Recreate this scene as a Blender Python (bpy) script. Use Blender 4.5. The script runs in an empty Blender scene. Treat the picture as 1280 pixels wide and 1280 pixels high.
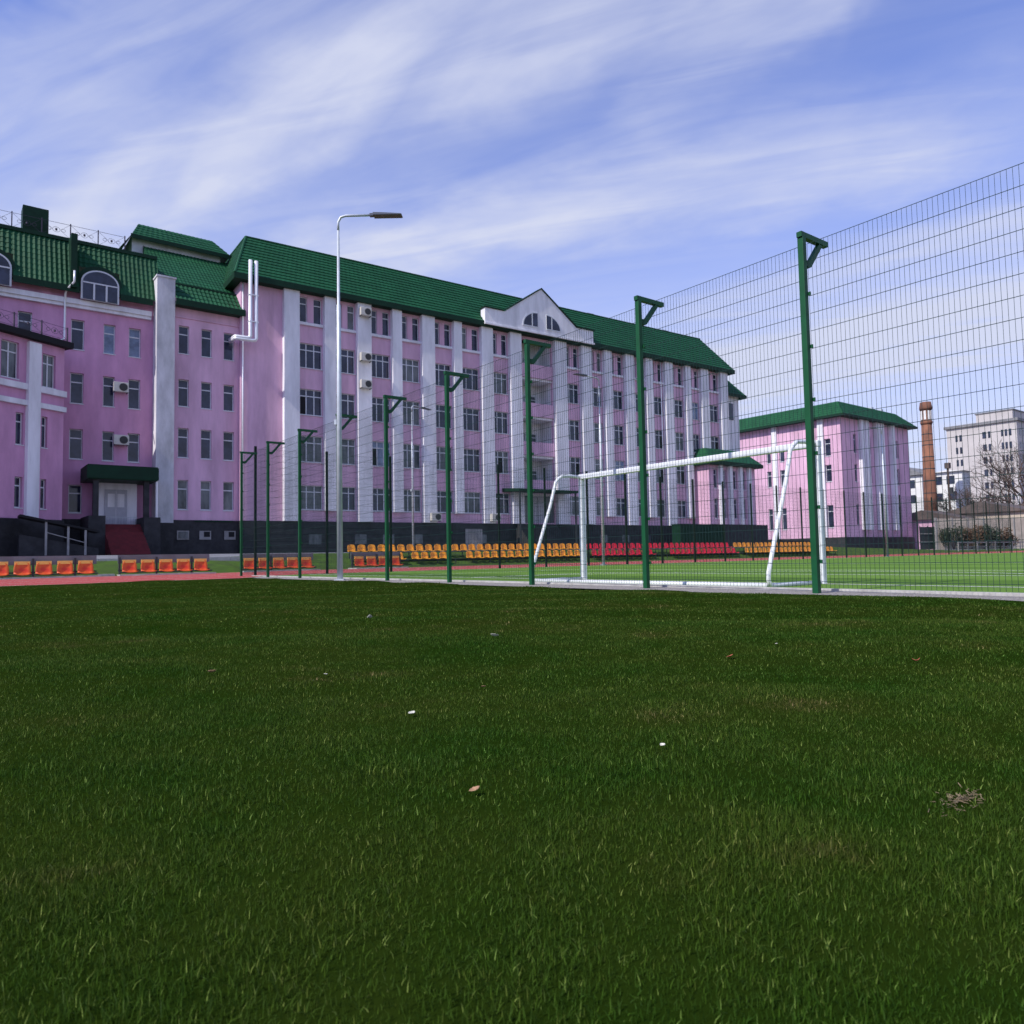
import bpy, math, random
import numpy as np
from mathutils import Vector, Matrix
R = math.radians
random.seed(7); rng = np.random.default_rng(7)
SC = bpy.context.scene
COL = SC.collection

# ------------------------------------------------------------------ helpers
class MB:
    """collects geometry and links it as ONE mesh object"""
    def __init__(s): s.v = []; s.f = []
    def add(s, vs, fs):
        n = len(s.v); s.v += [tuple(v) for v in vs]; s.f += [tuple(i + n for i in f) for f in fs]; return s
    def box(s, x0, x1, y0, y1, z0, z1):
        return s.add([(x0,y0,z0),(x1,y0,z0),(x1,y1,z0),(x0,y1,z0),(x0,y0,z1),(x1,y0,z1),(x1,y1,z1),(x0,y1,z1)],
                     [(0,3,2,1),(4,5,6,7),(0,1,5,4),(1,2,6,5),(2,3,7,6),(3,0,4,7)])
    def prism(s, poly, a0, a1, axis='y'):
        """polygon in the plane across axis, extruded from a0 to a1"""
        n = len(poly)
        def P(p, a):
            if axis == 'y': return (p[0], a, p[1])
            if axis == 'x': return (a, p[0], p[1])
            return (p[0], p[1], a)
        vs = [P(p, a0) for p in poly] + [P(p, a1) for p in poly]
        fs = [tuple(range(n)), tuple(range(2*n-1, n-1, -1))]
        fs += [(i, i+n, (i+1) % n + n, (i+1) % n) for i in range(n)]
        return s.add(vs, fs)
    def tube(s, pts, r, n=8, cap=True):
        pts = [Vector(p) for p in pts]
        rr = r if isinstance(r, (list, tuple)) else [r]*len(pts)
        base = len(s.v); up = None
        for i, p in enumerate(pts):
            d = (pts[min(i+1, len(pts)-1)] - pts[max(i-1, 0)]).normalized()
            if up is None: up = Vector((0,0,1)) if abs(d.z) < .9 else Vector((1,0,0))
            a = d.cross(up).normalized(); b = a.cross(d).normalized(); up = b
            for k in range(n):
                t = 2*math.pi*k/n + math.pi/n
                s.v.append(tuple(p + a*math.cos(t)*rr[i] + b*math.sin(t)*rr[i]))
        for i in range(len(pts)-1):
            for k in range(n):
                s.f.append((base+i*n+k, base+i*n+(k+1) % n, base+(i+1)*n+(k+1) % n, base+(i+1)*n+k))
        if cap:
            s.f.append(tuple(base+k for k in range(n))[::-1]); s.f.append(tuple(base+(len(pts)-1)*n+k for k in range(n)))
        return s
    def corr(s, a0, a1, b0, b1, wave=.22, amp=.03, steps=10, step=.02):
        """ribbed metal tile sheet: eave a0-a1, ridge b0-b1"""
        a0, a1, b0, b1 = map(Vector, (a0, a1, b0, b1))
        L = (a1-a0).length; nx = max(2, int(L/wave)*4)
        nrm = (a1-a0).cross(b0-a0).normalized()
        base = len(s.v); rows = []
        for j in range(steps):
            for e in (0, 1):
                t = (j+e)/steps; off = step*(1-e)
                rows.append((t, off))
        for t, off in rows:
            p = a0.lerp(b0, t); q = a1.lerp(b1, t)
            for i in range(nx+1):
                u = i/nx
                h = amp*(1 if i % 4 == 1 else (-.2 if i % 4 == 3 else .35))
                s.v.append(tuple(p.lerp(q, u) + nrm*(h+off)))
        for j in range(len(rows)-1):
            for i in range(nx):
                k = base + j*(nx+1) + i
                s.f.append((k, k+1, k+nx+2, k+nx+1))
        return s
    def wall(s, x0, x1, z0, z1, holes, y=0, depth=.28):
        """wall sheet facing -y, with real openings and reveals"""
        xs = sorted(set([x0, x1] + [h[0] for h in holes] + [h[1] for h in holes]))
        zs = sorted(set([z0, z1] + [h[2] for h in holes] + [h[3] for h in holes]))
        for i in range(len(xs)-1):
            for j in range(len(zs)-1):
                cx, cz = (xs[i]+xs[i+1])/2, (zs[j]+zs[j+1])/2
                if any(h[0] < cx < h[1] and h[2] < cz < h[3] for h in holes): continue
                s.add([(xs[i],y,zs[j]),(xs[i+1],y,zs[j]),(xs[i+1],y,zs[j+1]),(xs[i],y,zs[j+1])], [(0,1,2,3)])
        for a, b, c, d in holes:
            s.add([(a,y,c),(b,y,c),(b,y,d),(a,y,d),(a,y+depth,c),(b,y+depth,c),(b,y+depth,d),(a,y+depth,d)],
                  [(0,4,5,1),(1,5,6,2),(2,6,7,3),(3,7,4,0)])
        return s
    def build(s, name, mat, parent=None, smooth=False, **kw):
        me = bpy.data.meshes.new(name); me.from_pydata(s.v, [], s.f); me.update()
        if smooth:
            for p in me.polygons: p.use_smooth = True
        o = bpy.data.objects.new(name, me); COL.objects.link(o)
        if mat: me.materials.append(mat)
        if parent: o.parent = parent
        if kw: tag(o, **kw)
        return o

def tag(o, label=None, cat=None, group=None, kind=None):
    if label: o['label'] = label
    if cat: o['category'] = cat
    if group: o['group'] = group
    if kind: o['kind'] = kind
    return o

def thing(name, label, cat, loc=(0,0,0), rz=0, group=None):
    o = bpy.data.objects.new(name, None); COL.objects.link(o)
    o.location = loc; o.rotation_euler = (0,0,rz); o.empty_display_size = .2
    return tag(o, label, cat, group)

def copy_tree(o, parent=None):
    c = o.copy(); COL.objects.link(c); c.parent = parent
    for ch in list(o.children): copy_tree(ch, c)
    return c

def bevel(o, w=.01, seg=2):
    m = o.modifiers.new('bevel', 'BEVEL'); m.width = w; m.segments = seg; m.limit_method = 'ANGLE'; return o

# ------------------------------------------------------------------ materials
def mat(name, col, rough=.6, metal=0, var=.0, scale=3, col2=None, bump=0, bscale=40, spec=.5, streak=0, coord='Object', detail=4, rnd=False):
    m = bpy.data.materials.new(name); m.use_nodes = True; nt = m.node_tree; N = nt.nodes; Lk = nt.links
    b = N['Principled BSDF']; b.inputs['Roughness'].default_value = rough; b.inputs['Metallic'].default_value = metal
    b.inputs['Specular IOR Level'].default_value = spec
    b.inputs['Base Color'].default_value = (*col, 1)
    tc = N.new('ShaderNodeTexCoord')
    if var or col2:
        mp = N.new('ShaderNodeMapping'); Lk.new(tc.outputs[coord], mp.inputs['Vector'])
        if rnd:
            oi = N.new('ShaderNodeObjectInfo'); mm = N.new('ShaderNodeMath'); mm.operation = 'MULTIPLY'; mm.inputs[1].default_value = 60
            cx = N.new('ShaderNodeCombineXYZ'); Lk.new(oi.outputs['Random'], mm.inputs[0]); Lk.new(mm.outputs[0], cx.inputs[0]); Lk.new(mm.outputs[0], cx.inputs[2]); Lk.new(cx.outputs[0], mp.inputs['Location'])
        if streak: mp.inputs['Scale'].default_value = (1, 1, streak)
        n = N.new('ShaderNodeTexNoise'); n.inputs['Scale'].default_value = scale; n.inputs['Detail'].default_value = detail
        n.inputs['Roughness'].default_value = .65
        Lk.new(mp.outputs[0], n.inputs['Vector'])
        r = N.new('ShaderNodeValToRGB'); Lk.new(n.outputs['Fac'], r.inputs['Fac'])
        c2 = col2 or tuple(c*(1-var) for c in col)
        c1 = col if col2 else tuple(min(1, c*(1+var*.5)) for c in col)
        r.color_ramp.elements[0].position = .35; r.color_ramp.elements[0].color = (*c2, 1)
        r.color_ramp.elements[1].position = .65; r.color_ramp.elements[1].color = (*c1, 1)
        Lk.new(r.outputs['Color'], b.inputs['Base Color'])
    if bump:
        n2 = N.new('ShaderNodeTexNoise'); n2.inputs['Scale'].default_value = bscale; n2.inputs['Detail'].default_value = 5
        Lk.new(tc.outputs[coord], n2.inputs['Vector'])
        bp = N.new('ShaderNodeBump'); bp.inputs['Strength'].default_value = bump; bp.inputs['Distance'].default_value = .02
        Lk.new(n2.outputs['Fac'], bp.inputs['Height']); Lk.new(bp.outputs[0], b.inputs['Normal'])
    return m

M = {}
M['pink'] = mat('pink_plaster', (.67,.42,.555), .9, var=.24, scale=.9, streak=.2, detail=9, bump=.15, bscale=30, spec=.2)
M['pink_wing'] = mat('deep_pink_shaded_plaster', (.60,.31,.48), .9, var=.2, scale=.9, streak=.28, detail=9, bump=.15, bscale=30, spec=.2)  # deeper pink, with shade and edge darkening also put into the colour
M['white'] = mat('white_plaster', (.76,.75,.79), .9, var=.2, scale=1.2, streak=.2, detail=9, bump=.12, bscale=25, spec=.2)
M['weather'] = mat('weathered_white_plaster', (.68,.67,.71), .95, scale=1.1, col2=(.42,.42,.44), streak=.35, bump=.3, bscale=14, spec=.2, detail=8)
M['frame'] = mat('window_frame_white', (.62,.64,.68), .45, var=.05, scale=5)
M['glass'] = mat('window_glass_dark', (.035,.045,.085), .06, col2=(.008,.011,.024), scale=.9, spec=.5, rnd=True)
M['glass_curtain'] = mat('window_glass_over_curtain', (.16,.18,.19), .15, col2=(.03,.04,.05), scale=1.4, spec=.45, rnd=True, streak=.3)
M['glass_sky'] = mat('window_glass_sky_reflection', (.20,.28,.42), .08, col2=(.07,.10,.17), scale=1.0, spec=.7, rnd=True)  # reflected sky painted into the pane colour
M['black_void'] = mat('open_window_dark', (.008,.008,.01), .9)
M['roof'] = mat('green_metal_tile', (.009,.074,.029), .62, var=.2, scale=.9, spec=.22)
M['roof_dark'] = mat('dark_green_trim', (.004,.030,.014), .6, spec=.2, var=.2, scale=2)
M['green_paint'] = mat('green_powder_coat', (.005,.075,.026), .5, var=.2, scale=3, spec=.25)
M['dark_green_paint'] = mat('dark_green_powder_coat', (.003,.012,.008), .6, var=.2, scale=3, spec=.2)
M['wire'] = mat('green_coated_wire', (.012,.036,.034), .6, spec=.2, var=.15, scale=3)
M['plinth'] = mat('dark_cladding_stone', (.040,.040,.043), .75, col2=(.022,.022,.024), scale=2.2, bump=.4, bscale=9, spec=.3)
M['white_metal'] = mat('white_painted_metal', (.72,.74,.76), .35, var=.06, scale=6)
M['zinc'] = mat('galvanised_pole', (.52,.56,.60), .45, metal=.3, var=.12, scale=5)
M['lamp_head'] = mat('lamp_head_grey', (.07,.08,.11), .4, var=.1, scale=6)
M['pipe'] = mat('bright_steel_pipe', (.82,.83,.86), .35, metal=.25, var=.05, scale=5)
M['orange'] = mat('amber_plastic', (.86,.36,.02), .38, var=.10, scale=6)
M['red'] = mat('red_plastic', (.70,.006,.035), .38, var=.12, scale=6)
M['redorange'] = mat('red_orange_plastic', (.60,.035,.006), .45, col2=(.68,.15,.012), scale=4)
M['amber_rim'] = mat('yellow_plastic_rim', (.90,.55,.12), .4, var=.1, scale=8)
M['dark_metal'] = mat('dark_painted_steel', (.03,.035,.038), .5, var=.2, scale=5)
M['rail'] = mat('wrought_iron', (.05,.035,.06), .5, var=.2, scale=5)
M['ac'] = mat('air_conditioner_casing', (.55,.53,.48), .5, var=.1, scale=5)
M['ac_dark'] = mat('fan_grille', (.03,.03,.03), .6, var=.2, scale=5)
M['concrete'] = mat('grey_concrete', (.30,.29,.28), .95, var=.25, scale=1.3, bump=.4, bscale=18, spec=.2)
M['tan_wall'] = mat('tan_concrete_panel', (.50,.43,.35), .95, var=.25, scale=.7, bump=.3, bscale=8, spec=.2)
M['brick'] = None
M['grey_roof'] = mat('grey_slate', (.20,.20,.21), .9, var=.25, scale=1.2, bump=.4, bscale=5)
M['brown_roof'] = mat('brown_grey_sheet_roof', (.11,.085,.078), .9, var=.35, scale=.8, bump=.4, bscale=5)
M['apt'] = mat('pale_apartment_render', (.50,.47,.46), .9, var=.12, scale=.12, spec=.2)
M['house_white'] = mat('white_house_render', (.70,.70,.68), .9, var=.1, scale=.5, spec=.2)
M['bark'] = mat('grey_brown_bark', (.085,.06,.05), .95, var=.35, scale=3)
M['shrub'] = mat('dark_evergreen_leaf', (.022,.035,.014), .8, var=.5, scale=2)
M['shrub_brown'] = mat('winter_brown_leaf', (.12,.065,.03), .85, var=.5, scale=2)
M['red_carpet'] = mat('dark_red_step_tile', (.13,.012,.018), .8, var=.25, scale=3)
M['door'] = mat('pale_grey_door', (.42,.42,.48), .5, var=.08, scale=4)
M['soil_leaf'] = mat('dry_leaf', (.42,.24,.13), .7, var=.35, scale=40)
M['pale_leaf'] = mat('pale_dry_leaf', (.62,.60,.50), .6, var=.2, scale=40)
M['red_leaf'] = mat('reddish_dry_leaf', (.40,.11,.05), .7, var=.35, scale=40)
M['straw'] = mat('dry_straw', (.20,.15,.085), .8, var=.6, scale=90)
M['line'] = mat('white_line_fibre', (.62,.66,.56), .9, var=.18, scale=14)
M['gravel'] = mat('pale_gravel', (.40,.37,.34), .95, col2=(.13,.12,.11), scale=38, bump=.9, bscale=60, spec=.2)
M['kerb'] = mat('kerb_concrete', (.42,.41,.39), .95, var=.2, scale=6, bump=.3, bscale=30)
M['paving'] = mat('grey_paving', (.17,.175,.19), .9, var=.2, scale=1.5, bump=.2, bscale=20)
M['yard'] = mat('bare_yard_ground', (.17,.145,.125), .95, var=.3, scale=.25, bump=.3, bscale=4, spec=.2)
M['track'] = mat('red_rubber_track', (.38,.070,.068), .95, var=.14, scale=6, bump=.3, bscale=200, spec=.15)
M['bank'] = mat('bank_grass', (.060,.118,.014), .95, col2=(.045,.075,.018), scale=1.6, bump=.8, bscale=45, spec=.15)
M['chim_white'] = mat('chimney_white_band', (.7,.7,.68), .9, var=.1, scale=1)

def turf():
    m = bpy.data.materials.new('artificial_turf'); m.use_nodes = True; nt = m.node_tree; N = nt.nodes; Lk = nt.links
    b = N['Principled BSDF']; b.inputs['Roughness'].default_value = .9; b.inputs['Specular IOR Level'].default_value = .15
    g = N.new('ShaderNodeNewGeometry'); sp = N.new('ShaderNodeSeparateXYZ'); Lk.new(g.outputs['Position'], sp.inputs[0])
    w = N.new('ShaderNodeMath'); w.operation = 'MULTIPLY'; w.inputs[1].default_value = math.pi/2.0; Lk.new(sp.outputs['X'], w.inputs[0])
    si = N.new('ShaderNodeMath'); si.operation = 'SINE'; Lk.new(w.outputs[0], si.inputs[0])
    mr = N.new('ShaderNodeMapRange'); mr.inputs['From Min'].default_value = -.3; mr.inputs['From Max'].default_value = .3
    Lk.new(si.outputs[0], mr.inputs['Value'])
    n = N.new('ShaderNodeTexNoise'); n.inputs['Scale'].default_value = 1.1; n.inputs['Detail'].default_value = 8; Lk.new(g.outputs['Position'], n.inputs['Vector'])
    a = N.new('ShaderNodeMath'); a.operation = 'MULTIPLY_ADD'; a.inputs[1].default_value = .5; Lk.new(mr.outputs[0], a.inputs[0]); Lk.new(n.outputs['Fac'], a.inputs[2])
    r = N.new('ShaderNodeValToRGB'); Lk.new(a.outputs[0], r.inputs['Fac'])
    r.color_ramp.elements[0].position = .3; r.color_ramp.elements[0].color = (.068,.150,.012,1)
    r.color_ramp.elements[1].position = 1.05; r.color_ramp.elements[1].color = (.120,.225,.030,1)
    Lk.new(r.outputs['Color'], b.inputs['Base Color'])
    n2 = N.new('ShaderNodeTexNoise'); n2.inputs['Scale'].default_value = 160; Lk.new(g.outputs['Position'], n2.inputs['Vector'])
    bp = N.new('ShaderNodeBump'); bp.inputs['Strength'].default_value = .5; bp.inputs['Distance'].default_value = .01
    Lk.new(n2.outputs['Fac'], bp.inputs['Height']); Lk.new(bp.outputs[0], b.inputs['Normal'])
    return m
M['turf'] = turf()

def grass_mat(name, blades):
    m = bpy.data.materials.new(name); m.use_nodes = True; nt = m.node_tree; N = nt.nodes; Lk = nt.links
    b = N['Principled BSDF']; b.inputs['Roughness'].default_value = .7 if blades else .95
    b.inputs['Specular IOR Level'].default_value = .12 if blades else .0
    g = N.new('ShaderNodeNewGeometry')
    n = N.new('ShaderNodeTexNoise'); n.inputs['Scale'].default_value = 1.1; n.inputs['Detail'].default_value = 6; n.inputs['Roughness'].default_value = .7
    Lk.new(g.outputs['Position'], n.inputs['Vector'])
    r = N.new('ShaderNodeValToRGB'); e = r.color_ramp.elements
    Lk.new(n.outputs['Fac'], r.inputs['Fac'])
    if blades:
        e[0].position = .32; e[0].color = (.023,.080,.006,1); e[1].position = .58; e[1].color = (.054,.098,.011,1)
        k = e.new(.70); k.color = (.108,.100,.030,1)
        rr = N.new('ShaderNodeValToRGB'); rr.color_ramp.interpolation = 'CONSTANT'; q = rr.color_ramp.elements
        q[0].color = (.75,.75,.75,1); q[1].position = .35; q[1].color = (.95,.95,.95,1)
        for p_, c in ((.7,(1.35,1.25,1.1,1)), (.91,(2.4,1.65,2.6,1)), (.965,(5.0,3.3,7,1))):
            z = q.new(p_); z.color = c
        Lk.new(g.outputs['Random Per Island'], rr.inputs['Fac'])
        mx = N.new('ShaderNodeMix'); mx.data_type = 'RGBA'; mx.blend_type = 'MULTIPLY'; mx.inputs['Factor'].default_value = 1
        Lk.new(r.outputs['Color'], mx.inputs['A']); Lk.new(rr.outputs['Color'], mx.inputs['B'])
        Lk.new(mx.outputs['Result'], b.inputs['Base Color'])
        t = N.new('ShaderNodeBsdfTranslucent'); Lk.new(mx.outputs['Result'], t.inputs['Color'])
        ms = N.new('ShaderNodeMixShader'); ms.inputs[0].default_value = .3
        Lk.new(b.outputs[0], ms.inputs[1]); Lk.new(t.outputs[0], ms.inputs[2]); Lk.new(ms.outputs[0], N['Material Output'].inputs['Surface'])
    else:
        e[0].position = .3; e[0].color = (.009,.024,.002,1); e[1].position = .7; e[1].color = (.019,.029,.004,1)
        Lk.new(r.outputs['Color'], b.inputs['Base Color'])
    return m
M['blade'] = grass_mat('grass_blade', True); M['lawn'] = grass_mat('lawn_soil', False)

def brick_mat():
    m = bpy.data.materials.new('orange_brick'); m.use_nodes = True; nt = m.node_tree; N = nt.nodes; Lk = nt.links
    b = N['Principled BSDF']; b.inputs['Roughness'].default_value = .9
    tc = N.new('ShaderNodeTexCoord'); n = N.new('ShaderNodeTexNoise'); n.inputs['Scale'].default_value = .6; n.inputs['Detail'].default_value = 8
    mp = N.new('ShaderNodeMapping'); mp.inputs['Scale'].default_value = (1,1,.5)
    Lk.new(tc.outputs['Object'], mp.inputs[0]); Lk.new(mp.outputs[0], n.inputs['Vector'])
    r = N.new('ShaderNodeValToRGB'); r.color_ramp.elements[0].position = .35; r.color_ramp.elements[0].color = (.11,.050,.034,1)
    r.color_ramp.elements[1].position = .68; r.color_ramp.elements[1].color = (.27,.115,.065,1)
    Lk.new(n.outputs['Fac'], r.inputs['Fac']); Lk.new(r.outputs['Color'], b.inputs['Base Color'])
    return m
M['brick'] = brick_mat()

# ------------------------------------------------------------------ camera
HC = .4653; F = 935.57; pit, rol, yaw = .0599, -.0192, .655
rx, fw, upv = Vector((1,0,0)), Vector((0, math.cos(pit), math.sin(pit))), Vector((0, -math.sin(pit), math.cos(pit)))
rx, upv = rx*math.cos(rol) + upv*math.sin(rol), upv*math.cos(rol) - rx*math.sin(rol)
RZ = Matrix.Rotation(-yaw, 3, 'Z')
rx, fw, upv = RZ @ rx, RZ @ fw, RZ @ upv
cam = bpy.data.cameras.new('camera'); co = bpy.data.objects.new('camera', cam); COL.objects.link(co); SC.camera = co
mw = Matrix.Identity(4)
for i in range(3): mw[i][0] = rx[i]; mw[i][1] = upv[i]; mw[i][2] = -fw[i]
mw[2][3] = HC
co.matrix_world = mw
cam.sensor_width = 36; cam.lens = 36*F/1280; cam.clip_end = 5000; cam.clip_start = .05
cam.dof.use_dof = True; cam.dof.focus_distance = 3.2; cam.dof.aperture_fstop = 11

# ------------------------------------------------------------------ light
SUN = Vector((-.71, -.03, .70)).normalized()
sl = bpy.data.lights.new('sun', 'SUN'); sl.energy = 4.2; sl.angle = R(.5); sl.color = (1, .945, .87)
so = bpy.data.objects.new('sun', sl); COL.objects.link(so); so.rotation_euler = SUN.to_track_quat('Z', 'Y').to_euler()
so.location = (-50, 20, 60)
w = bpy.data.worlds.new('World'); SC.world = w; w.use_nodes = True; nt = w.node_tree; N = nt.nodes; Lk = nt.links
bg = N['Background']; bg.inputs['Strength'].default_value = .1
sky = N.new('ShaderNodeTexSky'); sky.sky_type = 'NISHITA'; sky.sun_disc = False
sky.sun_elevation = math.asin(SUN.z); sky.sun_rotation = math.atan2(SUN.x, SUN.y)
sky.air_density = 1.0; sky.dust_density = .6; sky.ozone_density = 3.0
tint = N.new('ShaderNodeMix'); tint.data_type = 'RGBA'; tint.blend_type = 'MULTIPLY'; tint.inputs['Factor'].default_value = 1
tint.inputs['B'].default_value = (1.12, 1.26, 2.10, 1)
Lk.new(sky.outputs[0], tint.inputs['A'])
tc = N.new('ShaderNodeTexCoord'); sep = N.new('ShaderNodeSeparateXYZ'); Lk.new(tc.outputs['Generated'], sep.inputs[0])
mxz = N.new('ShaderNodeMath'); mxz.operation = 'MAXIMUM'; mxz.inputs[1].default_value = 0; Lk.new(sep.outputs['Z'], mxz.inputs[0])
adz = N.new('ShaderNodeMath'); adz.operation = 'ADD'; adz.inputs[1].default_value = .13; Lk.new(mxz.outputs[0], adz.inputs[0])
dx = N.new('ShaderNodeMath'); dx.operation = 'DIVIDE'; Lk.new(sep.outputs['X'], dx.inputs[0]); Lk.new(adz.outputs[0], dx.inputs[1])
dy = N.new('ShaderNodeMath'); dy.operation = 'DIVIDE'; Lk.new(sep.outputs['Y'], dy.inputs[0]); Lk.new(adz.outputs[0], dy.inputs[1])
cb = N.new('ShaderNodeCombineXYZ'); Lk.new(dx.outputs[0], cb.inputs[0]); Lk.new(dy.outputs[0], cb.inputs[1])
CL_ROT = R(-119)
def cloud(rot, sc, sx, detail, lo, hi, off, dist=.6):
    m0 = N.new('ShaderNodeMapping'); m0.inputs['Rotation'].default_value = (0,0,rot); Lk.new(cb.outputs[0], m0.inputs[0])
    mp = N.new('ShaderNodeMapping'); mp.inputs['Scale'].default_value = (sx,1,1); mp.inputs['Location'].default_value = off
    Lk.new(m0.outputs[0], mp.inputs[0])
    n = N.new('ShaderNodeTexNoise'); n.inputs['Scale'].default_value = sc; n.inputs['Detail'].default_value = detail
    n.inputs['Roughness'].default_value = .5; n.inputs['Distortion'].default_value = dist
    Lk.new(mp.outputs[0], n.inputs['Vector'])
    mr = N.new('ShaderNodeMapRange'); mr.interpolation_type = 'SMOOTHSTEP'; mr.inputs['From Min'].default_value = lo; mr.inputs['From Max'].default_value = hi
    Lk.new(n.outputs['Fac'], mr.inputs['Value']); return mr.outputs[0]
c1 = cloud(CL_ROT, 1.3, .38, 6, .40, .70, (5.5,5.5,2), .8)
c2 = cloud(CL_ROT+.12, 2.6, .30, 5, .26, .76, (1.2,5.2,0), 1.2)
c3 = cloud(CL_ROT-.1, 8.0, .22, 6, .25, .75, (4.2,0.2,0), 1.5)
def M2(op, a, b=None, c=None, clamp=False):
    n = N.new('ShaderNodeMath'); n.operation = op; n.use_clamp = clamp
    for i, q in enumerate((a, b, c)):
        if q is None: continue
        if isinstance(q, (int, float)): n.inputs[i].default_value = q
        else: Lk.new(q, n.inputs[i])
    return n.outputs[0]
def VM(op, a, b=None, sc=None):
    n = N.new('ShaderNodeVectorMath'); n.operation = op
    for i, q in enumerate((a, b)):
        if q is None: continue
        if isinstance(q, tuple): n.inputs[i].default_value = q
        else: Lk.new(q, n.inputs[i])
    if sc is not None:
        if isinstance(sc, (int, float)): n.inputs['Scale'].default_value = sc
        else: Lk.new(sc, n.inputs['Scale'])
    return n
wn = N.new('ShaderNodeTexNoise'); wn.inputs['Scale'].default_value = 1.9; wn.inputs['Detail'].default_value = 5; Lk.new(cb.outputs[0], wn.inputs['Vector'])
wn.inputs['Roughness'].default_value = .62
wv = VM('SCALE', VM('SUBTRACT', wn.outputs['Color'], (.5,.5,.5)).outputs[0], None, .44)
pw = VM('MULTIPLY', VM('ADD', cb.outputs[0], wv.outputs[0]).outputs[0], (1,1,0))
def band(a, b, wd, amt):
    """a long cirrus streak between two places of the cloud layer"""
    ba = (b[0]-a[0], b[1]-a[1], 0); L2 = ba[0]**2+ba[1]**2
    pa = VM('SUBTRACT', pw.outputs[0], (a[0], a[1], 0))
    t = M2('DIVIDE', VM('DOT_PRODUCT', pa.outputs[0], ba).outputs['Value'], L2, clamp=True)
    d = VM('LENGTH', VM('SUBTRACT', pa.outputs[0], VM('SCALE', ba, None, t).outputs[0]).outputs[0]).outputs['Value']
    mr = N.new('ShaderNodeMapRange'); mr.interpolation_type = 'SMOOTHERSTEP'
    mr.inputs['From Min'].default_value = wd*1.45; mr.inputs['From Max'].default_value = -wd*.25; mr.inputs['To Max'].default_value = amt
    Lk.new(d, mr.inputs['Value']); return mr.outputs[0]
acc = None
for bnd in (((.16,1.85),(.86,.62),.27,1.0), ((.44,1.16),(.62,.86),.16,.7), ((.80,1.66),(1.46,.62),.22,1.0), ((-.3,1.9),(.36,.98),.11,.9), ((-.1,1.75),(.2,1.42),.10,.8),
            ((1.04,.95),(1.03,.6),.09,.75), ((2.2,1.9),(2.45,.5),.45,.8), ((-1.6,2.4),(-.6,.6),.4,.9), ((1.9,.2),(1.6,-.9),.35,.9), ((-.4,-.2),(.6,-1.6),.5,.9), ((1.75,1.3),(1.9,.6),.16,.5)):
    o = band(*bnd); acc = o if acc is None else M2('SUBTRACT', M2('ADD', acc, o), M2('MULTIPLY', acc, o))
feath = M2('MULTIPLY_ADD', c2, .55, .17); feath = M2('MULTIPLY_ADD', c3, .20, feath)
mu = M2('MULTIPLY', acc, feath)
mu = M2('MULTIPLY_ADD', c1, .12, mu); mu = M2('MULTIPLY_ADD', c3, .08, mu)
hz = N.new('ShaderNodeMapRange'); hz.interpolation_type = 'SMOOTHSTEP'; hz.inputs['From Min'].default_value = .62; hz.inputs['From Max'].default_value = .05
hz.inputs['To Min'].default_value = 0; hz.inputs['To Max'].default_value = .85; Lk.new(sep.outputs['Z'], hz.inputs['Value'])
ad = N.new('ShaderNodeMath'); ad.operation = 'ADD'; ad.use_clamp = True; Lk.new(mu, ad.inputs[0]); Lk.new(hz.outputs[0], ad.inputs[1])
sc9 = N.new('ShaderNodeMath'); sc9.operation = 'MULTIPLY'; sc9.inputs[1].default_value = .94; Lk.new(ad.outputs[0], sc9.inputs[0])
cm = N.new('ShaderNodeMix'); cm.data_type = 'RGBA'; Lk.new(sc9.outputs[0], cm.inputs['Factor']); Lk.new(tint.outputs['Result'], cm.inputs['A'])
cm.inputs['B'].default_value = (6.3, 6.65, 8.2, 1)
Lk.new(cm.outputs['Result'], bg.inputs['Color'])
SC.view_settings.view_transform = 'Standard'; SC.view_settings.look = 'None'; SC.view_settings.gamma = 1; SC.view_settings.exposure = .12
SC.cycles.max_bounces = 6; SC.cycles.transparent_max_bounces = 6

# ------------------------------------------------------------------ ground, pitch, track
def sheet(name, poly, z, m, kind='structure', parent=None):
    return MB().add([(x, y, z) for x, y in poly], [tuple(range(len(poly)))]).build(name, m, parent, kind=kind)
sheet('ground', [(-1500,-1500),(2500,-1500),(2500,2500),(-1500,2500)], -.03, M['yard'])
# lawn with gentle relief
def lawn_z(x, y):
    return .010*np.sin(x*1.7+.6*y) + .008*np.sin(y*2.3-x*.9) + .006*np.sin(x*4.1+y*3.3)
LX1 = 7.28
def in_lawn(x, y):
    return (x < LX1 + .04*np.sin(y*5.1) + .05*np.sin(y*1.7)) & (y < 21.0 + .12*np.minimum(x, 7.4) - .05)
nx, ny = 150, 200
gx = np.linspace(-14, LX1+.02, nx); gy = np.linspace(-8, 21.9, ny)
X, Y = np.meshgrid(gx, gy)
Yc = np.minimum(Y, 21.0+.12*X)
v = np.stack([X, Yc, lawn_z(X, Yc)+.004], -1).reshape(-1, 3)
mb = MB(); mb.v = [tuple(p) for p in v]
mb.f = [(j*nx+i, j*nx+i+1, (j+1)*nx+i+1, (j+1)*nx+i) for j in range(ny-1) for i in range(nx-1)]
mb.build('lawn', M['lawn'], smooth=True, kind='structure')
sheet('kerb_strip', [(7.2,-12),(8.05,-12),(8.05,24.55),(7.2,24.55)], .004, M['gravel'])
MB().box(8.05,8.13,-12,24.3,-.02,.035).build('kerb', M['kerb'], kind='structure')
sheet('pitch', [(8.13,-30),(73.5,-30),(73.5,25.45),(8.13,24.95)], .006, M['turf'])
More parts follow.
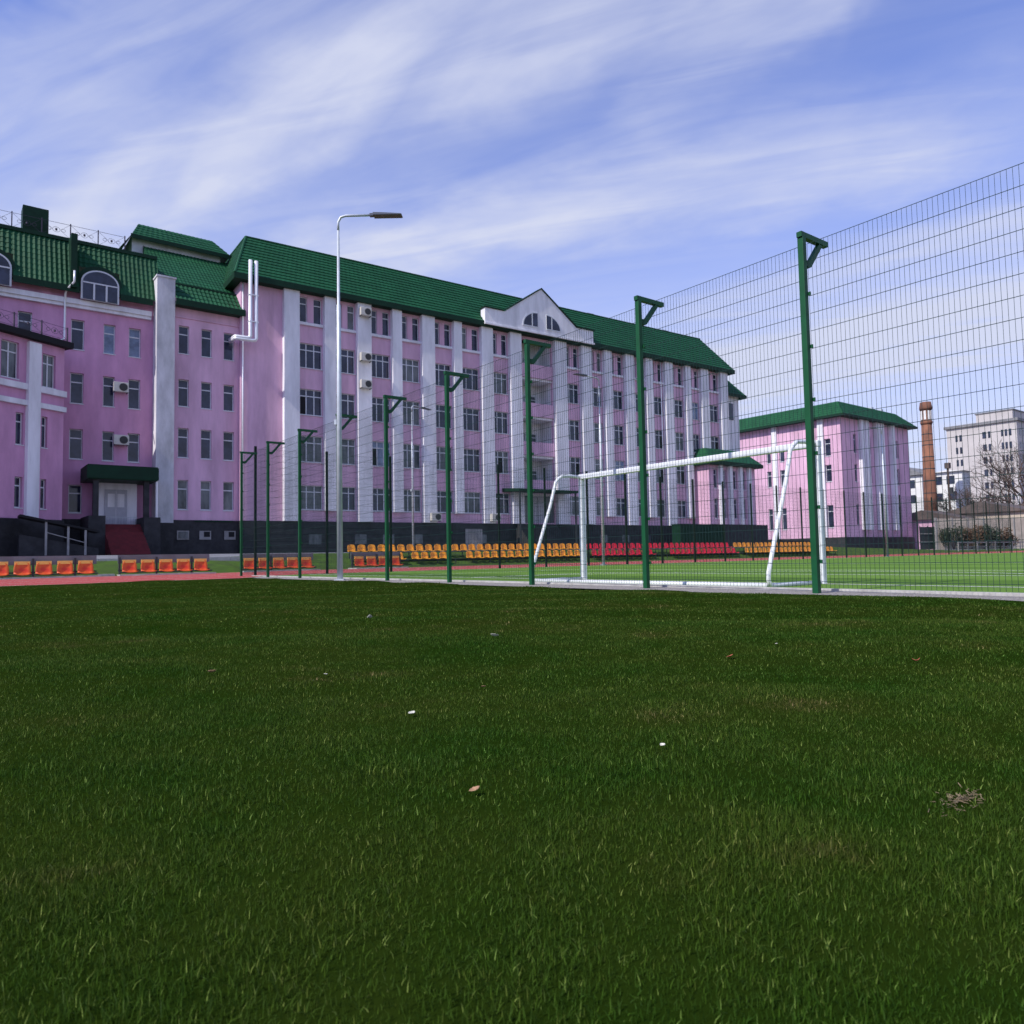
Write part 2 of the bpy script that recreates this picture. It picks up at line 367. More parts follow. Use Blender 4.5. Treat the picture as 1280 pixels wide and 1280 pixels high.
# white lines on the pitch (one sheet set, 4 mm above)
ln = MB()
def lrect(x0, x1, y0, y1): ln.add([(x0,y0,.010),(x1,y0,.010),(x1,y1,.010),(x0,y1,.010)], [(0,1,2,3)])
lrect(9.74,9.84,-28,23.9); lrect(9.84,73,23.8,23.9); lrect(9.84,73,-28,-27.9); lrect(41,41.1,-27.9,23.8)
lrect(13.7,13.8,2.2,14.3); lrect(9.84,13.7,2.2,2.3); lrect(9.84,13.7,14.2,14.3)
lrect(16.8,16.9,-2,18.5); lrect(9.84,16.8,-2,-1.9); lrect(9.84,16.8,18.4,18.5); lrect(25,25.08,-27,23.8)
lrect(58,58.1,-20,18)
for cx, cy, r, a0, a1 in ((9.79,8.25,6.0,-90,90), (9.79,23.85,1.0,-90,0), (41.05,-2,6,0,360)):
    n = 60
    for k in range(n):
        a = R(a0+(a1-a0)*k/n); b = R(a0+(a1-a0)*(k+1)/n)
        ln.add([(cx+r*math.cos(a),cy+r*math.sin(a),.0102),(cx+(r+.1)*math.cos(a),cy+(r+.1)*math.sin(a),.0102),
                (cx+(r+.1)*math.cos(b),cy+(r+.1)*math.sin(b),.0102),(cx+r*math.cos(b),cy+r*math.sin(b),.0102)], [(0,1,2,3)])
ln.build('pitch_lines', M['line'], kind='structure')
# running track: near edge and far edge as polylines, slightly raised towards the far side
near = [(-40,18.2),(-12,19.6),(0,21.0),(4,21.4),(7.0,21.9),(8.2,23.4),(10,25.0),(14,25.1),(73,25.6),(110,26)]
def far_y(x): return float(np.interp(x, [-40,-12,0,4,8,12,110], [27.5,28.6,29.2,29.4,30.2,31.3,31.8]))
tb = MB(); xs = [p[0] for p in near]
for i, (x, y) in enumerate(near):
    tb.v += [(x, y, .008), (x, far_y(x), .055)]
    if i: tb.f.append((2*i-2, 2*i, 2*i+1, 2*i-1))
tb.build('running_track', M['track'], kind='structure')
tl = MB()
def near_y(x): return float(np.interp(x, [p[0] for p in near], [p[1] for p in near]))
for t in (.02, .26, .5, .74, .975):
    for i in range(len(near)-1):
        P = []
        for x in (near[i][0], near[i+1][0]):
            a, b = near_y(x), far_y(x); y = a+(b-a)*t; z = .008+.047*t+.004
            P.append(((x, y, z), (x, y+.06, z+.0005)))
        tl.add([P[0][0], P[1][0], P[1][1], P[0][1]], [(0,1,2,3)])
tl.build('track_lane_lines', M['line'], kind='structure')
# bank and terrace
def zt(x): return float(np.interp(x, [-60,60,85,200], [1.0,1.0,.35,.35]))
bx = [-60,-12,0,4,8,12,14,30,45,60,70,85,110,160]
def prof(x):
    f = far_y(x); a = float(np.interp(x, [8,13], [0,1])); k = zt(x)
    return [(f+.0, .03), (f+.45+a*.5, .06), (33.0+1.7*a, (.62+.2*a)*k)], [(33.0+1.7*a, (.62+.2*a)*k), (39, .9*k), (49, 1.0*k), (75, 1.0*k)]
for nm, idx, mt in (('bank', 0, 'bank'), ('terrace', 1, 'paving')):
    b = MB(); pr = [prof(x)[idx] for x in bx]; n = len(pr[0])
    for x, p in zip(bx, pr): b.v += [(x, y, z) for y, z in p]
    b.f = [(i*n+j, (i+1)*n+j, (i+1)*n+j+1, i*n+j+1) for i in range(len(bx)-1) for j in range(n-1)]
    b.build(nm, M[mt], kind='structure')
kb = MB()
for x in np.arange(-12, 11.6, 1.0): kb.box(x, x+.985, 32.95, 33.12, .5, .70)
kb.build('terrace_kerb', M['kerb'], kind='structure')
MB().box(4.55, 5.05, 29.9, 30.3, .0, .13).build('kerb_stone', M['kerb'], label='small pale concrete block at the foot of the grass bank between two red bench rows', cat='concrete block')

# ------------------------------------------------------------------ grass blades (one object)
def blades():
    cr = np.array([math.cos(yaw), -math.sin(yaw)]); cf = np.array([math.sin(yaw), math.cos(yaw)])
    V = []; n_tot = 0
    for d0, d1, dens, wd, h0, h1, mar in ((.3,1.3,105000,.0013,.006,.021,.22), (1.3,2.6,42000,.0017,.006,.020,.4), (2.6,5,15000,.0026,.007,.019,.7),
                                     (5,10,3600,.0050,.007,.018,1.1), (10,26,520,.013,.007,.018,1.6)):
        wid = .76*d1+mar
        n = int((d1-d0)*2*wid*dens)
        D = rng.uniform(d0, d1, n); W = rng.uniform(-wid, wid, n)
        k = np.abs(W) < .76*D+mar; D, W = D[k], W[k]
        P = cf[None]*D[:,None] + cr[None]*W[:,None]
        # clumping
        q = np.sin(P[:,0]*9.1+3*np.sin(P[:,1]*3.7))*np.sin(P[:,1]*8.3+2*np.sin(P[:,0]*4.9))
        bare = ((P[:,0]-1.46)/.06)**2 + ((P[:,1]-.60)/.022)**2 < rng.uniform(.2,1.4,len(P))
        k = in_lawn(P[:,0], P[:,1]) & (rng.random(len(P)) < .80+.2*q) & ~bare; P = P[k]; q = q[k]; n = len(P)
        ang = rng.uniform(0, 2*np.pi, n); tilt = np.abs(rng.normal(0, .42, n)); tilt[rng.random(n) < .06] += .7
        h = rng.uniform(h0, h1, n)*(1+.22*q); ww = wd*rng.uniform(.6, 1.25, n)
        z = lawn_z(P[:,0], P[:,1])
        a2 = rng.uniform(0, 2*np.pi, n)   # facing
        s = np.stack([np.cos(a2), np.sin(a2)], -1)*ww[:,None]/2
        ld = np.stack([np.cos(ang), np.sin(ang)], -1)
        def pt(fr, side, bend):
            o = np.zeros((n,3)); o[:,:2] = P + ld*(h*np.sin(tilt)*fr*bend)[:,None] + s*side; o[:,2] = z + h*np.cos(tilt*(.5+.5*fr))*fr; return o
        V.append(np.stack([pt(0,-1,1), pt(0,1,1), pt(.55,.85,.75), pt(.55,-.85,.75), pt(1,0,1.25)], 1).reshape(-1,3)); n_tot += n
    V = np.concatenate(V).astype(np.float32)
    me = bpy.data.meshes.new('grass'); me.vertices.add(len(V)); me.vertices.foreach_set('co', V.ravel())
    b = (np.arange(n_tot)*5)[:,None]
    loops = (b + np.array([0,1,2,3, 3,2,4])[None]).ravel().astype(np.int32)
    me.loops.add(len(loops)); me.loops.foreach_set('vertex_index', loops)
    me.polygons.add(n_tot*2)
    ls = (np.arange(n_tot)[:,None]*7 + np.array([0,4])[None]).ravel().astype(np.int32)
    me.polygons.foreach_set('loop_start', ls)
    me.update(calc_edges=True); me.materials.append(M['blade'])
    o = bpy.data.objects.new('grass', me); COL.objects.link(o)
    tag(o, 'short dark green lawn grass covering the whole foreground', 'grass', kind='stuff')
    print('blades', n_tot)
blades()
# bare patch with straw
st = MB()
for k in range(110):
    a = random.uniform(0, 6.28); r = abs(random.gauss(0,.55))
    x, y = 1.46+.085*r*math.cos(a)+.02*math.sin(3*a), .60+.03*r*math.sin(a); t = random.uniform(0, 6.28); l = random.uniform(.004,.016)
    z = float(lawn_z(x, y))+.005+random.uniform(0,.006)
    st.tube([(x,y,z),(x+l*math.cos(t),y+l*math.sin(t),z+random.uniform(-.003,.006))], .0007, 3)
st.build('dry_straw_patch', M['straw'], label='small bare patch of dry straw in the lawn at lower right', cat='straw')

def leaf(x, y, size, m, label, rz, curl=.35):
    n = 7; mb = MB(); top = []
    for i in range(n):
        t = i/(n-1); wv = math.sin(math.pi*min(1, t*.97+.03))**.8*.36*(1+.18*(i % 2))
        zz = curl*size*(t-.5)**2*2
        mb.v += [(size*(t-.5), -size*wv, zz+size*wv*.45), (size*(t-.5), 0, zz), (size*(t-.5), size*wv, zz+size*wv*.3)]
    for i in range(n-1):
        for j in range(2): mb.f.append((3*i+j, 3*i+j+1, 3*i+j+4, 3*i+j+3))
    o = mb.build('fallen_leaf', M[m], label=label, cat='leaf', group='fallen leaves on the lawn')
    o.location = (x, y, float(lawn_z(x, y))+.014); o.rotation_euler = (random.uniform(-.3,.3), random.uniform(-.3,.3), rz)
    s = o.modifiers.new('t', 'SOLIDIFY'); s.thickness = .0012
    return o
leaf(2.59,5.15,.055,'pale_leaf','pale upright leaf farthest out on the lawn, near the tall lamp post',1.2,.9)
leaf(2.56,3.52,.050,'pale_leaf','bright white leaf lying flat on the lawn left of the goal',-.4)
leaf(1.54,2.19,.020,'soil_leaf','tiny tan leaf between the white leaf and the curled pale one',.5)
leaf(1.13,1.98,.026,'pale_leaf','small cream leaf at the middle of the lawn, larger than its tan neighbour',.4)
leaf(.90,3.20,.036,'soil_leaf','flat orange tan leaf farthest left on the lawn',-.7)
leaf(1.25,2.88,.018,'pale_leaf','tiny pale leaf on the lawn straight below the tall lamp pole',.2)
leaf(2.75,2.04,.036,'red_leaf','reddish orange leaf on the lawn below the right end of the goal',-.2)
leaf(3.16,2.08,.016,'pale_leaf','tiny white leaf right of the reddish leaf on the lawn',.9)
leaf(3.16,1.44,.030,'red_leaf','curled rust brown leaf farthest right on the lawn',-1.0,.8)
leaf(.80,1.17,.022,'soil_leaf','broken tan leaf nearest the camera at the centre of the lawn',-.3)
leaf(1.34,1.19,.016,'pale_leaf','pale thin leaf right of the broken tan leaf nearest the camera',1.4)

# ------------------------------------------------------------------ mesh fences
FX = 7.66; FY0 = 4.515
post = MB().box(-.035,.035,-.035,.035,-.05,3.994)
def bracket():
    b = MB().box(-.05,.50,-.032,.032,3.995,4.055)
    p = [(.036,3.74),(.036,3.68),(.10,3.66),(.14,3.68),(.40,3.994),(.325,3.994),(.11,3.74)]
    return b.prism(p, -.024, .024)
def panel(L, H, seed=0, r=.0021, folds=(.3,1.3,2.3,3.3)):
    mb = MB()
    def wire(p, q):
        (x0,y0,z0),(x1,y1,z1) = p, q
        mb.box(min(x0,x1)-r, max(x0,x1)+r, min(y0,y1)-r, max(y0,y1)+r, min(z0,z1)-r, max(z0,z1)+r)
    n = int(round(L/.05))
    rv = r*.68
    for i in range(n+1):
        y = i*L/n; mb.box(-rv,rv,y-rv,y+rv,.06,H)
    z = H
    while z > .05:
        mb.box(.0025,.0025+2*r*1.2,0,L,z-r*1.2,z+r*1.2); z -= .2
    return mb
# near fence runs along Y
nf = thing('mesh_fence', 'green welded mesh fence with bracketed square posts, nearest the camera', 'fence', (FX, FY0, 0), -.0062)
pp = post.build('post', M['green_paint'], nf); bevel(pp, .006)
bk = bracket().build('bracket', M['green_paint'], pp)
cl0 = MB().box(.036,.052,-.055,.015,-.02,.02).build('clip', M['green_paint'], pp)
for i, z in enumerate(np.arange(.35, 3.9, .6)):
    c = cl0 if i == 0 else copy_tree(cl0, pp)
    c.location = (0, 0, float(z))
pn = panel(2.44, 3.93).build('mesh_panel', M['wire'], nf); pn.location = (.058, .03, 0)
for k in range(-4, 9):
    if k: c = copy_tree(pp, nf); c.location = (0, 2.5*k, 0)
    if k and k < 8: c = copy_tree(pn, nf); c.location = (.058, 2.5*k+.03, 0)
# far fence runs along X
ff = thing('mesh_fence', 'green welded mesh fence with plain thin posts beside the running track', 'fence', (8.27, 24.62, 0), .0057)
fp = MB().box(-.035,.035,-.035,.035,-.05,4.28).build('post', M['dark_green_paint'], ff)
pn2 = MB()
pm = panel(2.44, 4.2, r=.0022); pn2.v = [(y, x, z) for x, y, z in pm.v]; pn2.f = [f[::-1] for f in pm.f]
fpn = pn2.build('mesh_panel', M['wire'], ff); fpn.location = (.03, .04, 0)
for k in range(1, 27):
    c = copy_tree(fp, ff); c.location = (2.5*k, 0, 0)
    if k < 26: c = copy_tree(fpn, ff); c.location = (2.5*k+.03, .04, 0)

# ------------------------------------------------------------------ goal
g = thing('football_goal', 'white steel football goal with curved side stays behind the near mesh fence', 'goal', (9.8, 5.64, 0))
def rbox(x0,x1,y0,y1,z0,z1): return MB().box(x0,x1,y0,y1,z0,z1)
bevel(rbox(-.05,.05,0,.09,.0,1.925).build('goal_post', M['white_metal'], g), .012)
bevel(rbox(-.05,.05,4.86,4.95,.0,1.925).build('goal_post', M['white_metal'], g), .012)
bevel(rbox(-.052,.052,-.004,4.954,1.926,2.02).build('crossbar', M['white_metal'], g), .012)
for y in (.045, 4.905):
    pts = [(-.05,y,1.965),(-.30,y,1.98),(-.50,y,1.965),(-.60,y,1.90),(-.66,y,1.84),(-.80,y,1.4),(-1.00,y,.9),(-1.22,y,.34),(-1.27,y,.2),(-1.28,y,.1),(-1.24,y,.035),(-1.1,y,.03),(-.051,y,.03)]
    MB().tube(pts, .030, 10).build('side_stay', M['white_metal'], g, smooth=True)
MB().tube([(-1.26,.08,.03),(-1.26,4.87,.03)], .032, 10).build('ground_bar', M['white_metal'], g, smooth=True)

# ------------------------------------------------------------------ lamp posts
def lamp(loc, H, arm_dir, L, label, r0=.085):
    t = thing('lamp_post', label, 'lamp post', loc, arm_dir, 'lamp posts round the sports ground')
    MB().tube([(0,0,-.1),(0,0,H*.75),(0,0,H*.752),(0,0,H-.35)], [r0, r0*.72, r0*.5, r0*.42], 14).build('pole', M['zinc'], t, smooth=True)
    MB().tube([(0,0,H-.36),(0,0,H-.15),(.06,0,H-.03),(.18,0,H+.005),(L*.55,0,H)], r0*.42, 10).build('arm', M['zinc'], t, smooth=True)
    h = MB().box(L*.5,L*.56,-.05,.05,H-.035,H+.035)
    h.prism([(L*.56,H-.04),(L,H-.05),(L+.02,H-.035),(L,H-.02),(L*.7,H+.018),(L*.56,H+.03)], -.11, .11)
    bevel(h.build('lamp_head', M['lamp_head'], t), .008)
    MB().box(-.11,.11,-.11,.11,-.02,.03).build('base_plate', M['zinc'], t)
    MB().box(-.05,-.13+.02,-.05,.05,H*.42,H*.42+.12).build('junction_box', M['zinc'], t)
    return t
lamp((7.42,16.25,0), 8.66, -yaw-.03, 1.52, 'tallest white lamp post with one long arm, at the lawn edge', .070)
lamp((24.5,25.0,0), 8.75, math.pi+.1, 1.7, 'pale grey lamp post seen behind the goal beside the first red seats', .07)
lamp((20.3,35.2,.7), 8.1, .3, 1.5, 'thin grey lamp post standing behind the left yellow seats', .06)
lamp((51.4,25.0,0), 8.75, math.pi+.05, 1.7, 'pale grey lamp post in front of the three storey pink wing', .07)
lamp((125.8,41.7,0), 8.3, math.pi+.6, 1.3, 'small distant lamp post before the bare trees at far right', .08)

# ------------------------------------------------------------------ seats
def seat_bm(w=.43, back=.34):
    prof = [(-.20,-.03,.9),(-.19,.0,.97),(-.05,-.012,1),(.10,-.02,1),(.17,.0,1),(.20,.06,1),(.225,.20,.98),(.24,.29,.88),(.245,back,.66)]
    mb = MB(); n = 7
    for (y, z, k) in prof:
        for i in range(n):
            u = i/(n-1)*2-1
            lip = .035*abs(u)**3
            if y < .15: mb.v.append((u*w/2*k, y, z+lip))
            else: mb.v.append((u*w/2*k, y-lip*1.3-.0, z - (.02*u*u if z > .25 else 0)))
    m = len(prof)
    mb.f = [(j*n+i, j*n+i+1, (j+1)*n+i+1, (j+1)*n+i) for j in range(m-1) for i in range(n-1)]
    return mb
def make_seat(parent, m, rim=None):
    s = seat_bm().build('seat', M[m], parent, smooth=True)
    so_ = s.modifiers.new('t', 'SOLIDIFY'); so_.thickness = .012
    if rim:
        r = MB(); n = 8
        r.box(-.20,.20,.215,.262,.275,.375).build('seat_rim', M[rim], s)
    return s
def stand(label, cat, x0, x1, upper, lower, m, yl=32.75, yu=33.75, zl=.47, zu=.88):
    t = thing('seating_stand', label, 'seating stand', (x0, yl, 0), 0, 'stadium seats along the running track')
    fr = MB()
    L = x1-x0
    for x in np.arange(0, L+.01, 1.1):
        fr.box(x-.02,x+.02,-.02,.02,0,zl-.05); fr.box(x-.02,x+.02,yu-yl-.02,yu-yl+.02,.1,zu-.05)
    for a, b in lower: fr.box(a-x0-.2,b-x0+.2,-.04,.04,zl-.09,zl-.05)
    for a, b in upper: fr.box(a-x0-.2,b-x0+.2,yu-yl-.04,yu-yl+.04,zu-.09,zu-.05)
    fr.build('frame', M['dark_metal'], t)
    dk = MB()
    for a, b in upper: dk.box(a-x0-.3,b-x0+.3,.32,.72,zl-.06,zl-.02)
    dk.build('footboard', M['dark_metal'], t)
    proto = None; cnt = 0
    for segs, y, z in ((lower, 0, zl), (upper, yu-yl, zu)):
        for a, b in segs:
            n = int(round((b-a)/.55))
            for i in range(n+1):
                if proto is None: proto = make_seat(t, m); o = proto
                else: o = copy_tree(proto, t)
                o.location = (a-x0+i*.55, y, z); cnt += 1
    return t
stand('long two row stand of amber yellow seats, left of the goal post', 'stand', 15.9, 31.0, [(16.1,30.7)], [(18.2,18.4),(19.1,20.9),(22.4,30.0)], 'orange')
stand('two row stand of bright red seats seen through the goal', 'stand', 31.3, 46.2, [(31.5,45.9)], [(31.5,36.3),(38.6,45.2)], 'red')
stand('far two row stand of amber yellow seats below the pink wing', 'stand', 46.5, 58.8, [(46.8,58.0)], [(46.8,58.4)], 'orange')

def bench(label, x0, n, y=29.95, gap=None):
    t = thing('team_bench', label, 'bench', (x0, y, 0), 0, 'low team benches beside the running track')
    L = n*.62 + .1
    fr = MB().box(0,L,-.02,.04,.15,.20)
    fr.box(0,L,.30,.34,.22,.27)
    for k in range(0, n+1, 2): fr.box(k*.62-.03+.05,k*.62+.03+.05,.26,.34,0,.72)
    fr.build('frame', M['dark_metal'], t)
    MB().box(-.05,L+.05,-.35,.55,.0,.10).build('base_slab', M['kerb'], t)
    MB().box(0,L,.36,.38,.50,.80).build('back_panel', M['paving'], t)
    pr_ = None
    for k in range(n):
        if pr_ is None: pr_ = make_seat(t, 'redorange', 'amber_rim'); o = pr_
        else: o = copy_tree(pr_, t)
        o.location = (.36+k*.62, .02, .20); o.scale = (1.12, 1, 1.15)
    return t
bench('leftmost row of red seats with yellow rims beside the track', .05, 7, 29.75)
bench('row of red seats with yellow rims right of the small grass bank', 5.2, 5, 29.95)
bench('row of red seats with yellow rims behind the three farthest bracketed fence posts', 10.0, 5, 31.35)
bench('short row of red seats with yellow rims under the yellow stand', 15.1, 4, 31.55)

# ------------------------------------------------------------------ windows
WCACHE = {}
def window(parent, x, z, w, h, y=0, cols=1, transom=.28, glass='glass', depth=.16, vertical_open=None):
    key = (round(w,2), round(h,2), cols, transom, glass)
    if key not in WCACHE:
        f = MB(); t = .055
        f.box(0,w,0,.07,0,t); f.box(0,w,0,.07,h-t,h); f.box(0,t,0,.07,t,h-t); f.box(w-t,w,0,.07,t,h-t)
        for c in range(1, cols): f.box(w*c/cols-.035,w*c/cols+.035,-.002,.068,t,h-t)
        if transom:
            zt_ = h*(1-transom); c0 = t
            for c in range(cols):
                a = (t if c == 0 else w*c/cols+.035); b = (w-t if c == cols-1 else w*(c+1)/cols-.035)
                f.box(a,b,.001,.066,zt_-.035,zt_+.035)
        f.box(-.03,w+.03,-.20,-.003,-.05,-.005)
        p = MB(); p.box(.03,w-.03,.03,.045,.03,h-.03)
        wo = f.build('window', M['frame'], parent); po = p.build('pane', M[glass], wo)
        WCACHE[key] = (wo.data, po.data)
    else:
        wo = bpy.data.objects.new('window', WCACHE[key][0]); COL.objects.link(wo); wo.parent = parent
        po = bpy.data.objects.new('pane', WCACHE[key][1]); COL.objects.link(po); po.parent = wo
    wo.location = (x, y+depth, z)
    return wo
wr = random.Random(3)

def dish_ac(loc, rz, label, s=1):
    t = thing('air_conditioner', label, 'air conditioner', loc, rz, 'outdoor air conditioner units on the school walls')
    bevel(MB().box(-.42*s,.42*s,-.34*s,0,-.3*s,.3*s).build('casing', M['ac'], t), .02)
    c = MB(); n = 20
    c.tube([(.12*s,-.345*s,0),(.12*s,-.36*s,0)], .235*s, n)
    c.build('fan', M['ac_dark'], t)
    MB().box(-.38*s,-.34*s,-.33*s,.06*s,-.34*s,-.305*s).box(.34*s,.38*s,-.33*s,.06*s,-.34*s,-.305*s).build('bracket', M['dark_metal'], t)
    return t

# ------------------------------------------------------------------ main school building
PH = -.04
mbd = thing('school_building', 'long five storey pink school with white pilasters, green mansard roof and white gable', 'building', (15.8, 50, 0), PH)
def mpt(s, y, z):  # local to world
    return (15.8+s*math.cos(PH)-y*math.sin(PH), 50+s*math.sin(PH)+y*math.cos(PH), z)
pil = [(3.35,1.08,1),(6.12,.82,0),(8.75,1.08,1),(11.4,.78,0),(14.08,1.1,1),(16.73,.74,0),(19.53,1.1,1),(22.4,1.15,1),
       (27.22,1.3,1),(30.22,1.2,1),(32.82,.85,0),(35.56,1.1,1),(38.16,.85,0),(40.86,1.1,1),(43.64,.78,0),(46.11,1.1,1),(49.12,1.1,1)]
rows = [(4.02,5.72),(7.35,9.2),(10.67,12.5),(14.0,15.76)]
LO = 50.1
bays = [(pil[i][0]+pil[i][1]/2, pil[i+1][0]-pil[i+1][1]/2) for i in range(len(pil)-1)]
holes = []; wins = []
for bi, (a, b) in enumerate(bays):
    if bi == 7: holes.append((a+.05, b-.05, 3.3, 19.0)); continue
    wa, wb = a+.06, b-.06
    for ri, (z0, z1) in enumerate(rows):
        holes.append((wa, wb, z0, z1)); wins.append((wa, z0, wb-wa, z1-z0, 3, ri))
    c = (a+b)/2; ww = min(.62, (b-a)*.33)
    for cc in (c-(b-a)*.29, c+(b-a)*.29):
        holes.append((cc-ww/2, cc+ww/2, 17.25, 19.05)); wins.append((cc-ww/2, 17.25, ww, 1.8, 1, 4))
MB().wall(.0, LO, 3.2, 19.35, holes, 0, .28).build('front_wall', M['pink'], mbd)
for x, z, w_, h_, c, ri in wins:
    q = wr.random()
    gl = 'glass_curtain' if q < (.6 if ri <= 1 else .25 if ri == 2 else .12) else ('glass_sky' if q > .93 else 'glass')
    wo = window(mbd, x, z, w_, h_, cols=c, glass=gl, transom=.27, depth=.12)
    if c == 3 and wr.random() < .14:
        k = wr.randrange(3); MB().box(w_*k/3+.05, w_*(k+1)/3-.05, .012, .027, .07, h_*.7).build('open_sash_dark_sheet', M['black_void'], wo)  # black sheet standing in for the unlit room behind an open sash
for cx, pw, wide in pil:
    z0 = 3.2 if wide else 3.95
    MB().box(cx-pw/2, cx+pw/2, -.42, .0-.002, z0, 19.28).build('pilaster', M['white'], mbd)
for bi, (a, b) in enumerate(bays):
    if bi != 7: MB().box(a+.002, b-.002, -.14, -.003, 17.03, 17.2).build('string_course', M['white'], mbd)
# sides and back
sd = MB(); sd.box(.001, LO-.001, .3, 14, 3.2, 19.3); 
bx_ = MB().add([(0,0,3.2),(0,14,3.2),(0,14,19.3),(0,0,19.3)], [(3,2,1,0)])
bx_.add([(LO,0,3.2),(LO,14,3.2),(LO,14,19.3),(LO,0,19.3)], [(0,1,2,3)])
bx_.add([(0,14,3.2),(LO,14,3.2),(LO,14,19.3),(0,14,19.3)], [(3,2,1,0)])
bx_.build('side_wall', M['pink'], mbd)
# core behind windows so nothing is see-through
cr_ = MB(); a7, b7 = bays[7]
cr_.box(.05, a7-.05, .30, 13.9, 3.2, 19.3); cr_.box(b7+.05, LO-.05, .30, 13.9, 3.2, 19.3)
cr_.box(a7-.049, b7+.049, 1.9, 13.89, 3.2, 19.3)
cr_.build('inner_wall', M['white'], mbd)
# loggia
lg = MB(); lg.add([(a7+.05,.28,3.3),(a7+.05,1.9,3.3),(a7+.05,1.9,19),(a7+.05,.28,19)], [(0,1,2,3)])
lg.add([(b7-.05,.28,3.3),(b7-.05,1.9,3.3),(b7-.05,1.9,19),(b7-.05,.28,19)], [(3,2,1,0)])
lg.build('loggia_side', M['white'], mbd)
for zt_ in (16.9, 13.55, 10.2, 6.95):
    bal = thing.__call__ if False else None
    bo = MB().box(a7+.052, b7-.052, -.10, .05, zt_-1.15, zt_).build('balcony_parapet', M['pink'], mbd)
    MB().box(a7+.053, b7-.053, .051, 1.89, zt_-1.35, zt_-1.16).build('balcony_floor', M['white'], bo)
    window(mbd, a7+.5, zt_-1.05, .9, 2.1, 1.75, 1, .25, 'glass', 0)
    window(mbd, a7+1.8, zt_-.3, 1.2, 1.35, 1.75, 2, .25, 'glass_curtain', 0)
# plinth with vents
pl = MB(); pl.box(-.02, a7-.3, -.12, .3, .3, 3.199); pl.box(b7+.3, LO, -.12, .3, .3, 3.199); pl.box(a7-.299, b7+.299, .0, .3, .3, 3.198)
pl.build('plinth', M['plinth'], mbd)
pc = MB()
for zz in (1.35, 1.8, 2.25, 2.7): pc.box(-.03, a7-.31, -.128, -.121, zz, zz+.03); pc.box(b7+.31, LO, -.128, -.121, zz, zz+.03)
pc.build('plinth_joint', M['black_void'], mbd)
for x in (4.6, 8.0, 10.2, 12.6, 18.4, 31.5, 34.2, 37, 42.3):
    MB().box(x,x+.9,-.14,-.129,1.6,2.3).build('cellar_window', M['glass_curtain'], mbd)
MB().box(17.3,18.9,-.16,-.13,1.0,2.75).build('cellar_door', M['concrete'], mbd)
# entrance under the loggia
en = MB(); en.prism([(-2.4,5.72),(-2.4,5.92),(0,6.12),(0,5.82)], 21.0, 27.3, 'x'); en.build('entrance_canopy', M['roof_dark'], mbd)
for x in (21.2, 27.0): MB().box(x-.06,x+.06,-2.25,-2.13,1,5.71).build('canopy_post', M['dark_metal'], mbd)
dr = MB().box(a7+.9, a7+2.7, .2, .26, 3.25, 5.6).build('door', M['door'], mbd)
MB().box(a7+1.78, a7+1.82, .185, .199, 3.3, 5.5).build('door_joint', M['dark_metal'], dr)
MB().box(a7+.06, a7+.89, .2, .26, 3.25, 5.6).build('side_light', M['glass_curtain'], mbd); MB().box(a7+2.71, b7-.06, .2, .26, 3.25, 5.6).build('side_light', M['glass_curtain'], mbd)
# steps
stp = MB()
for k in range(12): stp.box(22.2, 26.2, -.4-.18*(12-k), -.13, 1.0+.18*k, 1.0+.18*(k+1)-.001)
stp.build('entrance_steps', M['plinth'], mbd)
# mansard roof
E0, EY, RZ0, RY = 19.62, -.62, 23.55, 2.6
eL, eR, rL, rR = -.55, LO+.5, 1.05, LO-1.0
rf = MB().corr((eL,EY,E0), (eR,EY,E0), (rL,RY,RZ0), (rR,RY,RZ0), wave=.35, amp=.010, steps=13, step=.05)
rf.corr((eL,15,E0), (eL,EY,E0), (rL,12,RZ0), (rL,RY,RZ0), wave=.35, amp=.022, steps=14, step=.035)
rf.corr((eR,EY,E0), (eR,15,E0), (rR,RY,RZ0), (rR,12,RZ0), wave=.35, amp=.022, steps=14, step=.035)
rf.add([(rL,RY,RZ0),(rR,RY,RZ0),(rR,12,RZ0),(rL,12,RZ0)], [(0,1,2,3)])
rf.add([(eL,15,E0),(rL,12,RZ0),(rR,12,RZ0),(eR,15,E0)], [(0,1,2,3)])
ro = rf.build('roof', M['roof'], mbd)
MB().box(eL-.03, eR+.03, EY-.05, EY+.0, E0-.36, E0+.04).box(eL-.05, eL, EY+.001, 14.9, E0-.36, E0+.04).build('fascia', M['roof_dark'], ro)
MB().box(eL, eR, EY+.001, 0.5, E0-.36, E0-.30).box(eL+.002, .0, .5, 14.9, E0-.36, E0-.30).build('soffit', M['roof_dark'], ro)
MB().tube([(rL,RY,RZ0+.03),(rR,RY,RZ0+.03)], .09, 6).tube([(rL,RY,RZ0+.03),(rL,12,RZ0+.03)], .09, 6).tube([(eL,EY,E0+.03),(rL,RY,RZ0+.03)], .08, 6).build('ridge_cap', M['roof'], ro)
for x in (33.6, 44.0): MB().box(x, x+.9, 3.2, 4.0, RZ0-.2, RZ0+.42).build('roof_vent', M['grey_roof'], ro)
